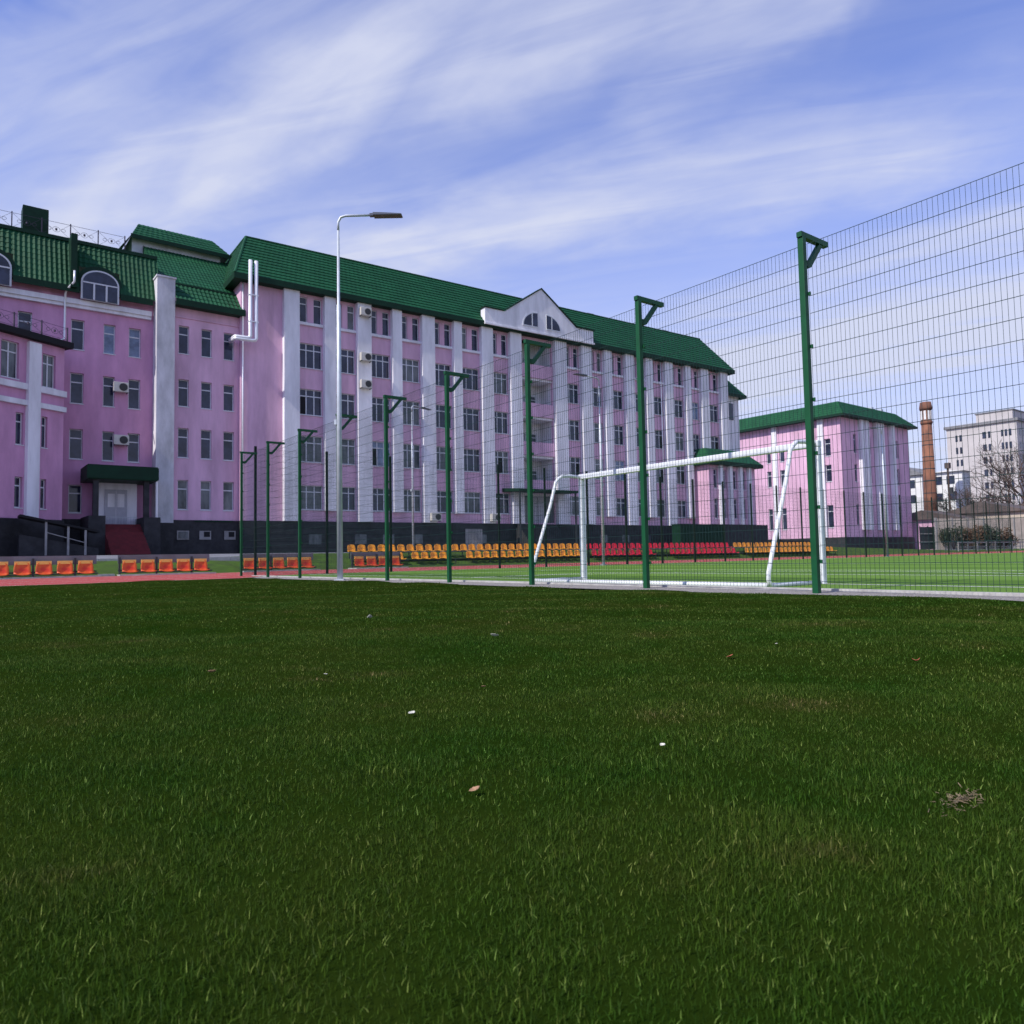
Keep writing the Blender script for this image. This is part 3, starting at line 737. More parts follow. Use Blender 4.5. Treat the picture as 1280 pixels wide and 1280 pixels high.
# pediment
PF = -.78
pd = MB().prism([(19.1,19.4),(30.75,19.4),(30.75,20.62),(28.75,20.62),(24.9,23.35),(21.05,20.62),(20.95,20.9),(19.1,20.9)][:5]+[(21.05,20.75),(19.1,20.75)], PF, -.15)
po_ = pd.build('pediment', M['white'], mbd)
MB().box(19.05,30.8,PF-.09,PF-.001,19.38,19.52).build('pediment_moulding', M['white'], po_)
cp_ = MB()
def cap(p, q): cp_.prism([p, q, (q[0],q[1]+.09), (p[0],p[1]+.09)], PF-.1, -.1)
cap((24.9,23.36),(28.85,20.60)); cap((20.95,20.76),(24.9,23.36)); cap((19.0,20.76),(20.94,20.76)); cap((28.86,20.63),(30.85,20.63))
cp_.build('coping', M['roof_dark'], po_)
# gable roof behind pediment
gr = MB(); gr.add([(21.0,-.15,20.7),(24.9,-.15,23.3),(28.8,-.15,20.7),(24.9,4,23.3),(21,4,20.7),(28.8,4,20.7)], [(0,1,3,4),(1,2,5,3)])
gr.build('gable_roof', M['roof'], mbd)
def arch(s0, s1, z0, hgt, mirror, y, parent):
    """quarter circle window"""
    n = 10; cx = s1 if not mirror else s0; r = s1-s0
    def ring(k, rr, hh): a = math.pi/2*k/n; return (cx + (-1 if not mirror else 1)*rr*math.cos(a), z0+hh*math.sin(a))
    poly = [(cx, z0)] + [ring(k, r, hgt) for k in range(n+1)]
    if mirror: poly = poly[::-1]
    outer = [(cx, z0-.09)] + [(ring(k, r+.1, hgt+.1)[0], ring(k, r+.1, hgt+.1)[1]-(.09 if k == 0 else 0)) for k in range(n+1)]
    if mirror: outer = outer[::-1]
    f = MB().prism(outer, y-.05, y-.002).build('arched_window', M['frame'], parent)
    MB().prism(poly, y-.06, y-.052).build('pane', M['glass'], f)
    sg = -1 if not mirror else 1
    MB().box(min(cx+sg*r*.36,cx+sg*r*.42), max(cx+sg*r*.36,cx+sg*r*.42), y-.075, y-.061, z0, z0+hgt*.9).build('glazing_bar', M['frame'], f)
arch(22.95, 24.42, 19.98, 1.15, False, PF, po_); arch(25.38, 26.85, 19.98, 1.15, True, PF, po_)
# steel flue pipes at the left end
for sx in (.42, .80):
    MB().tube([(sx,-.75,20.6),(sx,-.75,15.45+(.0 if sx < .6 else -.12)),(sx-.06,-.75,15.32+(.0 if sx < .6 else -.12)),(sx-.25,-.75,15.28-(.0 if sx < .6 else .12)),(-.45,-.75,15.28-(.0 if sx < .6 else .12)),(-.55,-.7,15.28-(.0 if sx < .6 else .12)),(-.6,.35,15.28-(.0 if sx < .6 else .12))], .125, 12).build('flue_pipe', M['pipe'], mbd, smooth=True)
for zz in (16.4, 18.2): MB().box(.28,.94,-.88,-.62,zz,zz+.05).build('pipe_bracket', M['pipe'], mbd)
MB().tube([(.12,-.08,19.2),(.12,-.08,3.3)], .055, 8).build('downpipe', M['pipe'], mbd, smooth=True)
for s_ in (25.6, 38.9):
    MB().tube([(s_+1.05,-.12,19.2),(s_+1.05,-.12,3.3)], .05, 8).build('downpipe', M['pipe'], mbd, smooth=True)
# lower end block on the right
eb = MB().box(LO+.001, 53.4, 1.2, 10, 1.0, 17.55).build('end_wall', M['white'], mbd)
MB().box(51.6,52.4,1.13,1.198,14.8,16.6).build('window', M['glass'], mbd)
er = MB().corr((LO+.3,.7,17.55),(54.1,.7,17.55),(LO+.3,3.2,20.8),(52.1,3.2,20.8), wave=.35, amp=.02, steps=10, step=.03)
er.corr((54.1,.7,17.55),(54.1,10.5,17.55),(52.1,3.2,20.8),(52.1,8,20.8), wave=.35, amp=.02, steps=10, step=.03)
er.add([(LO+.3,3.2,20.8),(52.1,3.2,20.8),(52.1,8,20.8),(LO+.3,8,20.8)], [(0,1,2,3)])
er.build('end_roof', M['roof'], mbd)
MB().box(LO+.3,54.13,.62,.69,17.25,17.58).box(54.131,54.16,.7,10.5,17.25,17.58).build('end_fascia', M['roof_dark'], mbd)
# condensing units on the pilasters
def ac(s, z, label, y=-.5): dish_ac(mpt(s, y, z), PH, label)
ac(8.7, 18.55, 'air conditioner highest on the third white pilaster, level with the small top windows')
ac(8.7, 15.2, 'air conditioner in the middle of three on the third white pilaster')
ac(8.7, 13.2, 'lowest of three air conditioners on the third white pilaster')
ac(14.35, 3.62, 'air conditioner at the foot of the fifth white pilaster, just above the dark plinth')
ac(19.85, 3.65, 'air conditioner at the foot of the white pilaster nearest left of the porch')

# ------------------------------------------------------------------ left wing (set back corner with white shaft)
lw = thing('school_wing', 'pink five storey corner wing with arched dormer windows and steep green tiled roof', 'building', (0, 51, 0))
hA = []; wA = []
colsA = [(6.08,6.78),(7.82,8.46),(9.22,9.9)]
for ci, (a, b) in enumerate(colsA + [(-3.2,-2.5),(-1.3,-.6),(1.2,1.9),(3.4,4.1)]):
    for ri, (z0, z1) in enumerate([(3.58,5.25),(6.8,8.6),(10.15,12.0),(13.43,15.25)]):
        if ci in (1, 2) and ri == 0: continue
        hA.append((a, b, z0, z1)); wA.append((a, z0, b-a, z1-z0, ci, ri))
MB().wall(-14, 10.65, 3.2, 17.2, hA, 0, .28).build('front_wall', M['pink_wing'], lw)
for a, z0, w_, h_, ci, ri in wA:
    gl = 'glass_sky' if (ci in (1,2) and ri == 3) or (ci == 1 and ri == 2 and False) else 'glass'
    window(lw, a, z0, w_, h_, glass=gl, transom=.30)
hB = []; wB = []
for a, b in ((12.0,12.64),(13.4,14.06),(14.82,15.5)):
    for ri, (z0, z1) in enumerate([(3.87,5.76),(7.2,9.1),(10.5,12.25),(13.93,15.75)]):
        hB.append((a, b, z0, z1)); wB.append((a, z0, b-a, z1-z0, ri))
MB().wall(11.55, 15.95, 3.2, 17.3, hB, -.6, .28).build('front_wall', M['pink'], lw)
for a, z0, w_, h_, ri in wB:
    window(lw, a, z0, w_, h_, y=-.6, glass='glass_curtain' if ri == 0 else 'glass', transom=.30)
MB().box(-14, 11.5, .30, 9, 3.2, 17.3).box(11.56,15.94,-.29,9,3.2,17.3).build('inner_wall', M['white'], lw)
MB().box(10.62,11.68,-1.0,.2,3.0,18.55).build('vent_shaft', M['weather'], lw)
MB().box(10.57,11.74,-1.06,.25,18.551,18.66).build('vent_shaft_cap', M['weather'], lw)
cn = MB(); cn.box(-14,10.459,-.20,-.002,15.92,16.12); cn.box(-14,10.459,-.30,-.002,16.121,16.42); cn.build('cornice', M['white'], lw)
MB().box(11.69,15.95,-.68,-.602,16.25,16.33).build('cornice', M['pink'], lw)
MB().box(-14.0,10.461,-.12,.3,.3,3.199).box(10.462,11.689,-1.04,.3,.3,2.99).box(11.69,16.0,-.72,-.3,.3,3.198).build('plinth', M['plinth'], lw)
for i, x in enumerate((11.95, 13.3, 14.85)):
    MB().box(x,x+.72,-.77,-.721,1.95,2.52).build('cellar_window', M['concrete'], lw)
    MB().box(x+.08+.2*(i > 0),x+.64,-.79,-.771,2.03+.1*(i > 0),2.46).build('cellar_pane', M['glass_curtain' if i == 0 else 'black_void'], lw)
MB().box(13.0,15.4,-.76,-.721,3.1,3.2).build('plinth_ledge', M['roof_dark'], lw)
# roofs
rw = MB()
def seg(x0, x1, zb=17.05, zt2=20.2, yb=-.55, yt=.55): rw.corr((x0,yb,zb),(x1,yb,zb),(x0,yt,zt2),(x1,yt,zt2), wave=.24, amp=.05, steps=9, step=.016)
DS = [(.85,3.1),(6.42,8.62)]
def lerp_y(z): return -.55+1.1*(z-17.05)/3.15
prev = -14
for a, b in DS + [(10.9, 10.9)]:
    if a < 10: seg(prev, a); rw.corr((a,lerp_y(18.5),18.5),(b,lerp_y(18.5),18.5),(a,.55,20.2),(b,.55,20.2), wave=.26, amp=.05, steps=5, step=.03)
    else: seg(prev, 10.9)
    prev = b
rw.add([(-14,.55,20.2),(10.9,.55,20.2),(10.9,9,20.6),(-14,9,20.6)], [(0,1,2,3)])
lro = rw.build('roof', M['roof'], lw)
for a, b in ((-14,.85),(3.1,6.42),(8.62,10.46)): MB().box(a,b,-.63,-.56,16.72,17.10).build('fascia', M['roof_dark'], lro)
MB().box(-14,10.9,.42,.60,20.12,20.34).build('ridge_trim', M['roof_dark'], lro)
MB().box(5.92,6.25,-.85,.3,16.95,20.2).build('valley_trim', M['roof_dark'], lro)
# lower roof over section B, slope behind it and raised box roof
r2 = MB().corr((11.69,-1.2,17.25),(16.0,-1.2,17.25),(11.69,.1,18.62),(16.0,.1,18.62), wave=.26, amp=.045, steps=4, step=.03)
r2.corr((10.9,.1,18.6),(17.4,.1,18.6),(10.9,4.9,22.65),(17.4,4.9,22.65), wave=.24, amp=.025, steps=14, step=.02)
r2.add([(10.89,.1,18.6),(10.89,4.9,22.65),(10.89,4.9,18.6)], [(0,1,2)])
r2.build('lower_roof', M['roof'], lw)
MB().box(11.69,16.05,-1.28,-1.21,16.88,17.28).box(11.6,17.4,.02,.14,18.58,18.72).build('lower_fascia', M['roof_dark'], lw)
MB().box(11.69,16.0,-1.2,-.61,16.9,16.96).build('soffit', M['roof_dark'], lw)
MB().box(10.2,16.1,4.75,9,20.3,23.2).build('attic_wall', M['weather'], lw)
r3 = MB().corr((10.1,4.35,23.05),(16.75,4.35,23.05),(10.75,5.6,24.4),(15.75,5.6,24.4), wave=.35, amp=.02, steps=5, step=.03)
r3.add([(9.35,4.2,21.9),(9.35,10,21.9),(10.75,8,24.4),(10.75,5.6,24.4),(10.1,4.35,23.05)], [(0,4,3,2,1)])
r3.add([(16.75,4.35,23.05),(16.75,10,23.05),(15.75,8,24.4),(15.75,5.6,24.4)], [(0,1,2,3)])
r3.add([(10.75,5.6,24.4),(15.75,5.6,24.4),(15.75,8,24.4),(10.75,8,24.4)], [(0,1,2,3)])
r3.build('attic_roof', M['roof'], lw)
MB().box(10.05,16.8,4.28,4.345,22.82,23.1).build('attic_fascia', M['roof_dark'], lw)
# roof box and ornamental railing
MB().box(3.62,4.95,1.2,2.4,20.0,22.1).build('roof_box', M['roof_dark'], lw)
def railing(name, x0, x1, y, z0, h, parent, step=1.5):
    r_ = MB()
    r_.tube([(x0,y,z0+h*.93),(x1,y,z0+h*.93)], .012, 5); r_.tube([(x0,y,z0+h*.15),(x1,y,z0+h*.15)], .012, 5)
    n = max(1, int(round((x1-x0)/step)))
    for k in range(n+1):
        x = x0+(x1-x0)*k/n; r_.box(x-.03,x+.03,y-.03,y+.03,z0,z0+h)
        if k < n:
            c = x+(x1-x0)/n/2
            for rr, cc in ((.2,c),(.11,c-.38),(.11,c+.38)):
                pts = [(cc+rr*math.cos(t*math.pi/6), y, z0+h*.55+rr*.8*math.sin(t*math.pi/6)) for t in range(13)]
                r_.tube(pts, .011, 4, cap=False)
            r_.tube([(c,y,z0+h*.55-.06),(c,y,z0+h*.55+.06)], .06, 6)
            r_.tube([(x+.05,y,z0+h*.2),(c-.2,y,z0+h*.55),(x+.05,y,z0+h*.9)], .009, 4)
            r_.tube([(x+1.45*(x1-x0)/n/1.5,y,z0+h*.2),(c+.2,y,z0+h*.55),(x+1.45*(x1-x0)/n/1.5,y,z0+h*.9)], .009, 4)
    return r_.build(name, M['rail'], parent)
railing('roof_railing', -12, 9.1, 1.0, 20.3, 1.15, lw)
# dormers
for a, b in DS:
    c = (a+b)/2; r_ = (b-a)/2-.17; n = 14
    poly = [(c+r_*math.cos(math.pi*k/n), 17.50+.72*math.sin(math.pi*k/n)) for k in range(n+1)] + [(c-r_,16.45),(c+r_,16.45)]
    big = [(c+(r_+.10)*math.cos(math.pi*k/n), 17.50+.82*math.sin(math.pi*k/n)) for k in range(n+1)] + [(c-r_-.10,16.43),(c+r_+.10,16.43)]
    hood = MB().prism([(c+(r_+.3)*math.cos(math.pi*k/n), 17.55+1.06*math.sin(math.pi*k/n)) for k in range(n+1)] + [(c-r_-.3,17.0),(c+r_+.3,17.0)], -.44, .45).build('dormer_hood', M['roof_dark'], lw)
    d_ = MB().prism(big, -.56, -.441).build('dormer_window', M['frame'], lw)
    MB().prism(poly, -.59, -.561).build('pane', M['glass'], d_)
    gb = MB(); gb.box(c-r_,c+r_,-.62,-.591,17.42,17.50)
    for q in (-.36, .36): gb.box(c+q*r_*1.0-.05,c+q*r_*1.0+.05,-.62,-.591,16.45,17.419)
    gb.build('glazing_bar', M['frame'], d_)
MB().tube([(6.1,-.95,17.9),(6.1,-.95,17.25),(5.75,-.45,16.8),(5.72,-.3,16.6),(5.70,-.3,13.9),(5.5,-.4,13.75),(4.9,-.9,13.55)], .06, 8).build('downpipe', M['pipe'], lw, smooth=True)
# porch
pz = MB().box(6.65,10.3,-3.1,-.31,5.35,6.18).build('porch_roof', M['roof_dark'], lw)
MB().box(6.6,10.35,-3.16,-3.101,5.40,6.12).build('porch_fascia', M['roof_dark'], pz)
for x in (7.1, 9.75): MB().box(x-.14,x+.14,-2.9,-2.6,2.9,5.349).build('porch_post', M['plinth'], lw)
MB().box(7.25,9.6,-.9,-.62,2.8,5.348).build('porch_wall', M['white'], lw)
pdr = MB().box(7.85,9.05,-.98,-.901,2.8,4.95).build('door', M['door'], lw)
MB().box(8.44,8.46,-.99,-.981,2.85,4.9).box(8.0,8.38,-.99,-.981,3.9,4.7).box(8.52,8.9,-.99,-.981,3.9,4.7).build('door_panel', M['white'], pdr)
MB().box(6.7,7.55,-3.2,-.13,1.0,3.25).build('stair_pier', M['plinth'], lw); MB().box(9.55,10.45,-3.2,-.13,1.0,3.2).build('stair_pier', M['plinth'], lw)
stp = MB()
for k in range(11): stp.box(7.551,9.549,-2.0-.28*(11-k),-.13,1.0+.165*k,1.0+.165*(k+1)-.001)
stp.build('porch_steps', M['red_carpet'], lw)
rl = MB()
for x in np.arange(7.62, 9.5, .15): rl.tube([(x,-1.75,2.82),(x,-1.75,3.25)], .012, 5)
rl.tube([(7.6,-1.75,3.26),(9.5,-1.75,3.26)], .018, 5); rl.build('porch_railing', M['zinc'], lw)
MB().tube([(10.28,-3.0,5.4),(10.28,-3.0,2.6)], .05, 8).build('porch_downpipe', M['pipe'], lw)
dish_ac((8.75,50.88,11.35), 0, 'air conditioner between the narrow fourth floor windows over the porch')
dish_ac((8.80,50.88,8.08), 0, 'air conditioner just above the dark porch roof, the lower of two')

# ------------------------------------------------------------------ angled bay annex at far left
an = thing('bay_annex', 'dull pink three storey annex with black cornice, white pilaster and roof railing at far left', 'building', (-2.3,44.1,0), .5236)
hC = [(3.2,4.3,10.4,12.4),(5.45,6.4,10.45,12.42),(7.72,8.48,10.35,12.2)]
for z0, z1 in ((3.58,5.22),(6.95,8.68)): hC += [(3.6,4.1,z0,z1),(6.30,6.72,z0,z1),(7.72,8.06,z0,z1)]
MB().wall(0, 9.0, 3.0, 12.75, hC, 0, .3).build('front_wall', M['pink_wing'], an)
for a, b, z0, z1 in hC: window(an, a, z0, b-a, z1-z0, cols=2 if b-a > .7 else 1, glass='glass_curtain' if b-a > .7 else 'glass')
MB().box(.01,8.99,.31,7,3.0,12.7).build('inner_wall', M['white'], an)
MB().add([(9,0,3),(9,7,3),(9,7,12.75),(9,0,12.75)], [(0,1,2,3)]).build('side_wall', M['pink_wing'], an); MB().add([(0,0,3),(0,7,3),(0,7,12.75),(0,0,12.75)], [(3,2,1,0)]).build('side_wall', M['pink_wing'], an)
for c in (2.0, 7.15): MB().box(c-.34,c+.34,-.25,-.002,3.02,12.6).build('pilaster', M['white'], an)
for z0, z1, d in ((9.95,10.28,.18),(9.10,9.38,.16)):
    for a, b in ((-.02,1.659),(2.341,6.809),(7.491,9.06)): MB().box(a,b,-d,-.001,z0,z1).build('string_course', M['white'], an)
MB().box(-.3,9.25,-.42,7.1,12.76,13.1).build('cornice', M['black_void'], an)
railing('roof_railing', -.1, 9.0, -.2, 13.1, .85, an, 1.5)
MB().box(-.05,9.05,-.12,7,.5,2.999).build('plinth', M['plinth'], an)
rc = thing('ramp_canopy', 'dark sloping canopy on steel posts over the ramp at the foot of the left annex', 'canopy', (3.3,45.4,0))
MB().prism([(.0,3.12),(3.6,2.30),(3.6,2.20),(.0,3.0)], 0, 1.6).build('canopy_roof', M['black_void'], rc)
for x, z in ((1.15,2.74),(2.15,2.52),(2.95,2.33)): MB().box(x-.05,x+.05,.05,.15,1.0,z).build('post', M['concrete'], rc)
MB().tube([(1.15,.1,2.2),(2.95,.1,1.65)], .025, 6).build('handrail', M['concrete'], rc)
MB().prism([(0,.9),(3.6,.9),(3.6,1.35),(0,2.1)], .3, 1.5).build('ramp', M['plinth'], rc)

# ------------------------------------------------------------------ low annex at right end of the school
ra = thing('stair_annex', 'two storey pink annex with green hipped roof in front of the school right end', 'building', (60.2,46.4,0))
hD = []
for a, b in ((.75,1.35),(2.1,2.75),(3.95,4.5),(5.35,5.95)):
    for z0, z1 in ((3.9,5.9),(6.9,8.8)): hD.append((a,b,z0,z1))
MB().wall(0,7.6,3.3,9.4,hD,0,.25).build('front_wall', M['pink'], ra)
for a, b, z0, z1 in hD: window(ra, a, z0, b-a, z1-z0)
MB().add([(0,0,3.3),(0,3.6,3.3),(0,3.6,9.4),(0,0,9.4)], [(3,2,1,0)]).build('side_wall', M['pink'], ra); MB().add([(7.6,0,3.3),(7.6,6,3.3),(7.6,6,9.4),(7.6,0,9.4)], [(0,1,2,3)]).build('side_wall', M['pink'], ra)
MB().box(.02,7.58,.27,5,3.3,9.3).build('inner_wall', M['white'], ra)
for c in (1.7,3.2,4.9,6.4): MB().box(c-.22,c+.22,-.3,-.002,3.3,9.35).build('pilaster', M['white'], ra)
MB().box(-.05,9.4,-.12,4,.3,3.299).build('plinth', M['plinth'], ra)
r_ = MB(); e = [(-.5,-.6,9.55),(8.2,-.6,9.55),(8.2,5,9.55),(-.5,5,9.55)]; q = [(.6,.8,11.0),(6.9,.8,11.0),(6.9,4,11.0),(.6,4,11.0)]
for i in range(4): r_.add([e[i],e[(i+1)%4],q[(i+1)%4],q[i]], [(0,1,2,3)])
r_.add(q, [(0,1,2,3)]); rr_ = r_.build('roof', M['roof'], ra)
MB().box(-.55,8.25,-.65,5.05,9.2,9.56).build('fascia', M['roof_dark'], rr_)
gc = thing('green_container', 'dark green metal container standing before the right annex plinth', 'container', (53.95,45,0))
bevel(MB().box(0,6.5,0,1.0,1.1,3.12).build('body', M['roof_dark'], gc), .03)
rb = MB()
for x in np.arange(.3,6.4,.4): rb.box(x,x+.15,-.04,-.002,1.3,2.95)
rb.build('rib', M['roof_dark'], gc)
MB().box(-.05,6.55,-.06,1.05,3.121,3.2).build('lid', M['roof_dark'], gc)

# ------------------------------------------------------------------ three storey wing on the right
rg = thing('pink_wing_building', 'three storey light pink wing with green roof band, sunlit on its left side', 'building', (87.4,47.5,0))
# sunlit face looks to -X: built in a child frame rotated by 90 degrees
def face_x(name, L, z0, z1, holes, m):
    mbx = MB().wall(0, L, z0, z1, holes, 0, .25)
    mbx.v = [(y, L-x, z) for x, y, z in mbx.v]   # local x runs from far to near
    return mbx.build(name, M[m], rg)
LXF = 17.2
hE = []
for y0, y1 in ((1.35,2.15),(2.9,3.5),(7.75,8.45),(9.75,10.4)):
    a, b = LXF-y1, LXF-y0
    hE += [(a,b,3.3,6.1),(a,b,9.0,11.1),(a,b,12.2,14.35)]
face_x('left_wall', LXF, 2.1, 17.0, hE, 'pink')
for a, b, z0, z1 in hE:
    wo = window(rg, 0, z0, b-a, z1-z0, glass='glass')
    wo.location = (.14, LXF-a, z0); wo.rotation_euler = (0,0,-math.pi/2)
for y in (2.5, 9.05): MB().box(-.3,-.002,y-.45+.08,y+.45-.08,2.1,17.0).build('pilaster', M['white'], rg)
hF = []
for a, b in ((3.0,3.7),(6.6,7.3),(10.2,10.9),(13.9,14.6)):
    for z0, z1 in ((3.6,6.2),(9.0,11.2),(12.6,15.0)): hF.append((a,b,z0,z1))
MB().wall(0,17.6,2.1,17.0,hF,0,.25).build('front_wall', M['pink'], rg)
for a, b, z0, z1 in hF: window(rg, a, z0, b-a, z1-z0)
for c in (4.6,5.8,8.6,9.7,12.6): MB().box(c-.42,c+.42,-.45,-.002,3.0,17.0).build('pilaster', M['white'], rg)
MB().box(.3,17.5,.3,17,2.1,16.9).build('inner_wall', M['white'], rg)
MB().add([(17.6,0,2.1),(17.6,17.2,2.1),(17.6,17.2,17),(17.6,0,17)], [(0,1,2,3)]).build('side_wall', M['pink'], rg)
MB().box(-.12,17.7,-.14,17.2,-.1,2.099).build('plinth', M['plinth'], rg)
r_ = MB(); e = [(-.9,-.9,17.1),(18.4,-.9,17.1),(18.4,18.4,17.1),(-.9,18.4,17.1)]; q = [(.3,.3,18.85),(15.5,.6,18.85),(15.5,17,18.85),(.3,17,18.85)]
for i in range(4): r_.corr(e[i],e[(i+1)%4],q[i],q[(i+1)%4], wave=.4, amp=.02, steps=6, step=.03)
r_.add(q, [(0,1,2,3)]); rr_ = r_.build('roof', M['roof'], rg)
MB().box(-.95,18.45,-.95,18.4,16.85,17.12).build('fascia', M['roof_dark'], rr_)
for x in (10.0,12.6): MB().box(x,x+.5,1,1.5,18.7,19.3).build('roof_vent', M['zinc'], rr_)

# ------------------------------------------------------------------ far background at right
ch = thing('brick_chimney', 'tall round orange brick chimney with a white windowed band near its top', 'chimney', (124.6,53.4,.1))
ch.scale = (.79,.79,.79)
MB().tube([(0,0,0),(0,0,10),(0,0,25.6)], [1.45,1.2,.95], 20).build('stack', M['brick'], ch, smooth=True)
for z in (11.5, 14.0, 16.4, 18.8, 21.2, 23.4):
    rr0 = 1.2-.25*(z-10)/15.6+.025; MB().tube([(0,0,z),(0,0,z+.16)], rr0, 20).build('hoop', M['dark_metal'], ch)
MB().tube([(0,0,25.4),(0,0,25.9),(0,0,26.2)], [.98,1.16,1.05], 20).build('collar', M['brick'], ch, smooth=True)
MB().tube([(0,0,26.2),(0,0,28.4)], .98, 20).build('band', M['brick'], ch)
wb = MB()
for k in range(10):
    a = k*math.pi/5+.2; c, s_ = math.cos(a), math.sin(a)
    wb.add([(c*1.0-s_*.2,s_*1.0+c*.2,26.4),(c*1.0+s_*.2,s_*1.0-c*.2,26.4),(c*1.0+s_*.2,s_*1.0-c*.2,28.2),(c*1.0-s_*.2,s_*1.0+c*.2,28.2),
            (c*1.06-s_*.2,s_*1.06+c*.2,26.4),(c*1.06+s_*.2,s_*1.06-c*.2,26.4),(c*1.06+s_*.2,s_*1.06-c*.2,28.2),(c*1.06-s_*.2,s_*1.06+c*.2,28.2)],
           [(4,5,6,7),(0,4,7,3),(1,2,6,5),(3,7,6,2),(0,1,5,4)])
wb.build('white_band', M['chim_white'], ch)
MB().tube([(0,0,28.4),(0,0,28.8),(0,0,30.0)], [1.12,1.2,1.0], 20).build('cap', M['brick'], ch, smooth=True)

ap = thing('apartment_block', 'pale many storey apartment block with flat roof and penthouse behind the bare tree', 'building', (216.6,71.2,0))
bl = MB().box(0,16,0,16.6,0,32.6).build('wall', M['apt'], ap)
MB().box(-.5,16.5,-.5,17.1,32.61,33.3).build('roof', M['grey_roof'], ap)
MB().box(.8,14,1,9.5,33.31,35.6).build('penthouse', M['apt'], ap)
MB().box(.6,14.2,.8,9.7,35.61,35.9).build('penthouse_roof', M['grey_roof'], ap)
def farwin(z, ys, parent=ap):
    for y, wd in ys:
        f = MB().box(-.06,-.002,y,y+wd,z,z+1.7).build('window', M['glass'], parent)
for fl in range(9):
    z = 2.6+3.3*fl
    farwin(z, ((13.9,.55),(12.9,.55),(7.0,.9),(6.0,.55),(3.0,.55),(2.15,.55),(1.2,.6)))
    for x in (1.5,4,7,10,13): MB().box(x,x+1.2,-.06,-.002,z,z+1.6).build('window', M['glass'], ap)

def house(loc, sx, sy, h, label, wallm, roofm, rh=1.6, wins=()):
    t = thing('house', label, 'house', loc)
    MB().box(0,sx,0,sy,0,h).build('wall', M[wallm], t)
    MB().prism([(-.5,h+.001),(sy+.5,h+.001),(sy/2,h+rh)], -.5, sx+.5, 'x').build('roof', M[roofm], t)
    for y, z in wins:
        MB().box(-.06,-.002,y,y+1.3,z,z+1.4).build('window', M['glass'], t)
    return t
house((133.7,58.5,0), 8, 5.2, 13.2, 'white house with grey slate roof between the pink wing and the chimney', 'house_white', 'grey_roof', 1.6, ((1.2,11.0),(3.2,11.0),(1.2,8.4),(3.4,8.2)))
house((137.4,53.6,0), 3, 4.2, 13.6, 'white house with dark windows between the chimney and the apartment block', 'house_white', 'house_white', .3, ((3.2,11.5),(1.2,11.5),(3.2,8.6),(1.0,8.8)))
house((112,36.2,0), 10, 10.5, 5.2, 'long low shed with brown grey roof behind the tan wall', 'tan_wall', 'brown_roof', 1.5)
house((106,41.8,0), 6, 9.4, 4.4, 'low pink shed with mossy brown roof right of the pink wing', 'pink', 'brown_roof', 1.3)
house((125,28,0), 14, 16, 6.0, 'wide low workshop with brown grey roof at the far right edge', 'tan_wall', 'brown_roof', 1.8)
tw = thing('panel_wall', 'tan concrete panel wall along the yard at far right', 'wall', (98,41.5,0), R(-21))
for k in range(14): MB().box(k*2.5+.02,k*2.5+2.46,0,.14,.2,4.2).build('panel', M['tan_wall'], tw)
for k in range(15): MB().box(k*2.5-.09,k*2.5+.09,-.05,.2,.1,4.3).build('post', M['concrete'], tw)
gx_ = thing('metal_gate', 'dark closed metal gate beside the pink wing', 'gate', (96.5,42.8,0), R(-18))
MB().box(0,5.0,0,.08,.4,3.2).build('gate_leaf', M['dark_metal'], gx_)
for x in (0,1.25,2.5,3.75,5.0): MB().box(x-.06,x+.06,-.05,-.002,.3,3.3).build('post', M['dark_metal'], gx_)
for z in (1.3,2.3): MB().box(0,5,-.1,-.051,z,z+.08).build('rail', M['concrete'], gx_)
# low guard rail beyond the track
gd = thing('guard_rail', 'low grey guard rail beyond the running track at far right', 'railing', (84,33.5,0))
for k in range(12): MB().box(k*2.4-.05,k*2.4+.05,-.05,.05,-.1,1.15).build('post', M['concrete'], gd)
MB().box(-.1,26.6,-.06,-.051+.03,1.0,1.12).box(-.1,26.6,-.06,-.021,.55,.63).build('rail', M['concrete'], gd)
def shrub(x, y, z, rx_, h, m, label):
    t = thing('shrub', label, 'shrub', (x,y,z), 0, 'shrubs by the tan wall')
    st_ = MB()
    for k in range(6):
        a = random.uniform(0,6.28); st_.tube([(0,0,0),(math.cos(a)*rx_*.4,math.sin(a)*rx_*.4,h*.7)], [.04,.015], 4)
    st_.build('stem', M['bark'], t)
    lf = MB(); cl_ = [(random.uniform(-1,1)*rx_*.7, random.uniform(-1,1)*rx_*.5, random.uniform(.3,.8)*h) for _ in range(9)]
    for k in range(900):
        c = random.choice(cl_); d = Vector((random.gauss(0,1),random.gauss(0,1),random.gauss(0,1))).normalized()*random.random()**.4*rx_*.38
        p = Vector(c)+d; p.z = max(.05, p.z); u = Vector((random.gauss(0,1),random.gauss(0,1),random.gauss(0,1))).normalized(); v_ = u.orthogonal().normalized()
        s_ = .15; lf.add([p-u*s_, p+v_*s_*.6, p+u*s_, p-v_*s_*.6], [(0,1,2,3)])
    lf.build('leaves', M[m], t)
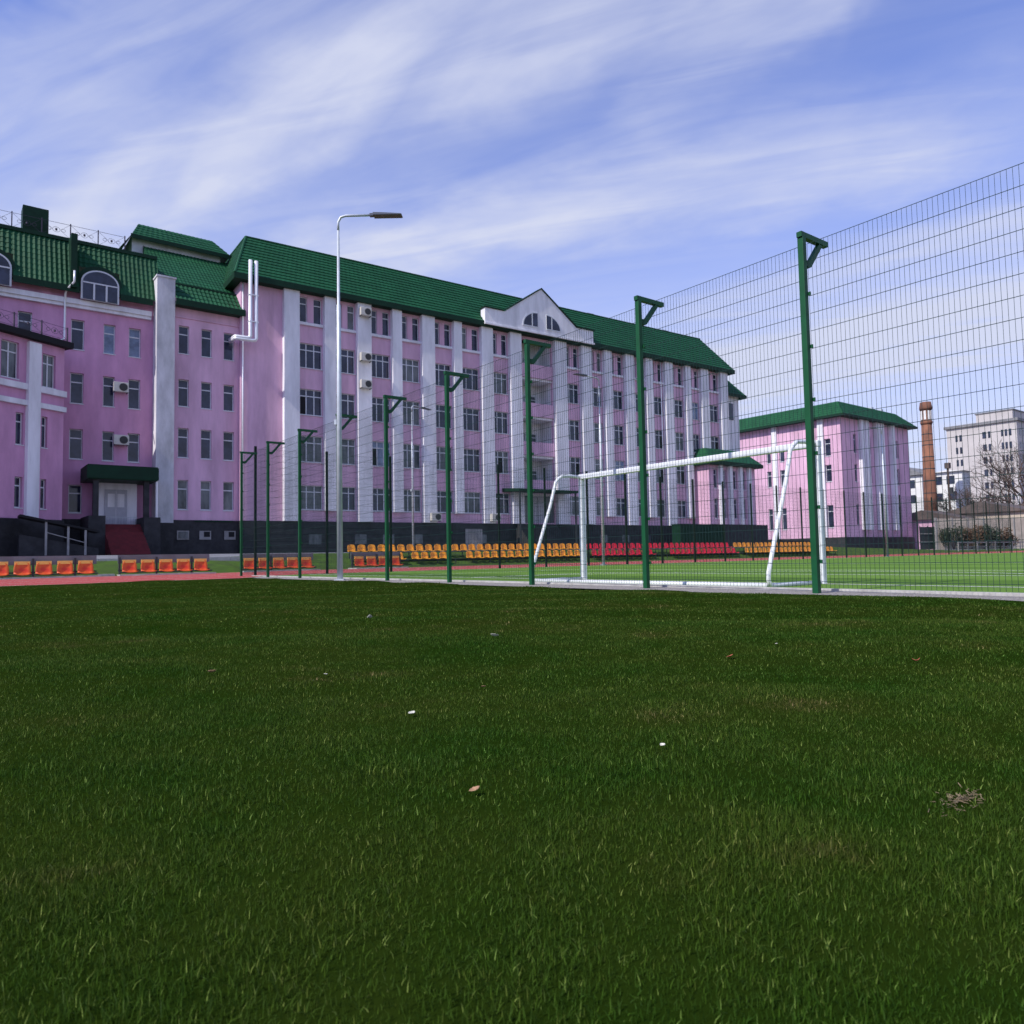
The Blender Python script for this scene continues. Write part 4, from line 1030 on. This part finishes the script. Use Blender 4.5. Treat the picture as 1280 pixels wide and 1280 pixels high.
shrub(99.5,40.2,.3,2.2,3.1,'shrub','dark evergreen shrub nearest the gate')
shrub(102.2,39.2,.3,2.0,3.0,'shrub_brown','rust brown leafy shrub before the tan wall')
shrub(104.4,38.2,.3,2.1,3.0,'shrub','dark evergreen shrub between two brown ones before the tan wall')
shrub(106.6,37.0,.3,1.8,2.7,'shrub_brown','orange brown shrub at the right end of the row before the tan wall')

def bare_tree(x, y, h, seed, label, spread=1.0):
    rd = random.Random(seed)
    t = thing('bare_tree', label, 'tree', (x,y,0), 0, 'leafless trees behind the tan wall')
    tr = MB(); br = MB()
    def grow(p, d, L, r, lev):
        q = p + d*L; mid = p + d*L*.5 + Vector((rd.gauss(0,1),rd.gauss(0,1),rd.gauss(0,1)))*L*.05
        (tr if lev == 0 else br).tube([p, mid, q], [r, r*.85, r*.68], 6 if lev < 2 else 3, cap=False)
        if lev >= 6: return
        for k in range(3 if lev < 5 else 2):
            nd = (d + Vector((rd.gauss(0,1),rd.gauss(0,1),rd.gauss(.12,.6)))*(.55*spread)).normalized()
            grow(q if k else p+d*L*rd.uniform(.6,1), nd, L*rd.uniform(.66,.88), max(.022, r*rd.uniform(.52,.68)), lev+1)
    grow(Vector((0,0,0)), Vector((0,0,1)), h*.27, h*.024, 0)
    tr.build('trunk', M['bark'], t); br.build('crown', M['bark'], t)
bare_tree(137,45.5,15.8,4,'largest leafless tree with a wide twiggy crown before the apartment block')
bare_tree(135.5,42.0,18.0,9,'leafless tree at the right edge of the picture')
bare_tree(122,43.5,9.5,12,'small leafless tree behind the tan wall, left of the largest one')
bare_tree(126.5,48.5,10.5,15,'small leafless tree right of the brick chimney')
up_ = thing('utility_pole', 'brown wooden utility pole with a transformer box in front of the apartment block', 'utility pole', (129.5,52.6,0))
MB().tube([(0,0,0),(0,0,14.2)], [.2,.14], 8).build('pole', M['bark'], up_)
MB().box(-.35,.35,-.35,.35,13.4,14.3).build('pole_head', M['brown_roof'], up_)
MB().box(-.3,.3,-.6,-.16,9.3,10.3).build('transformer', M['dark_metal'], up_)
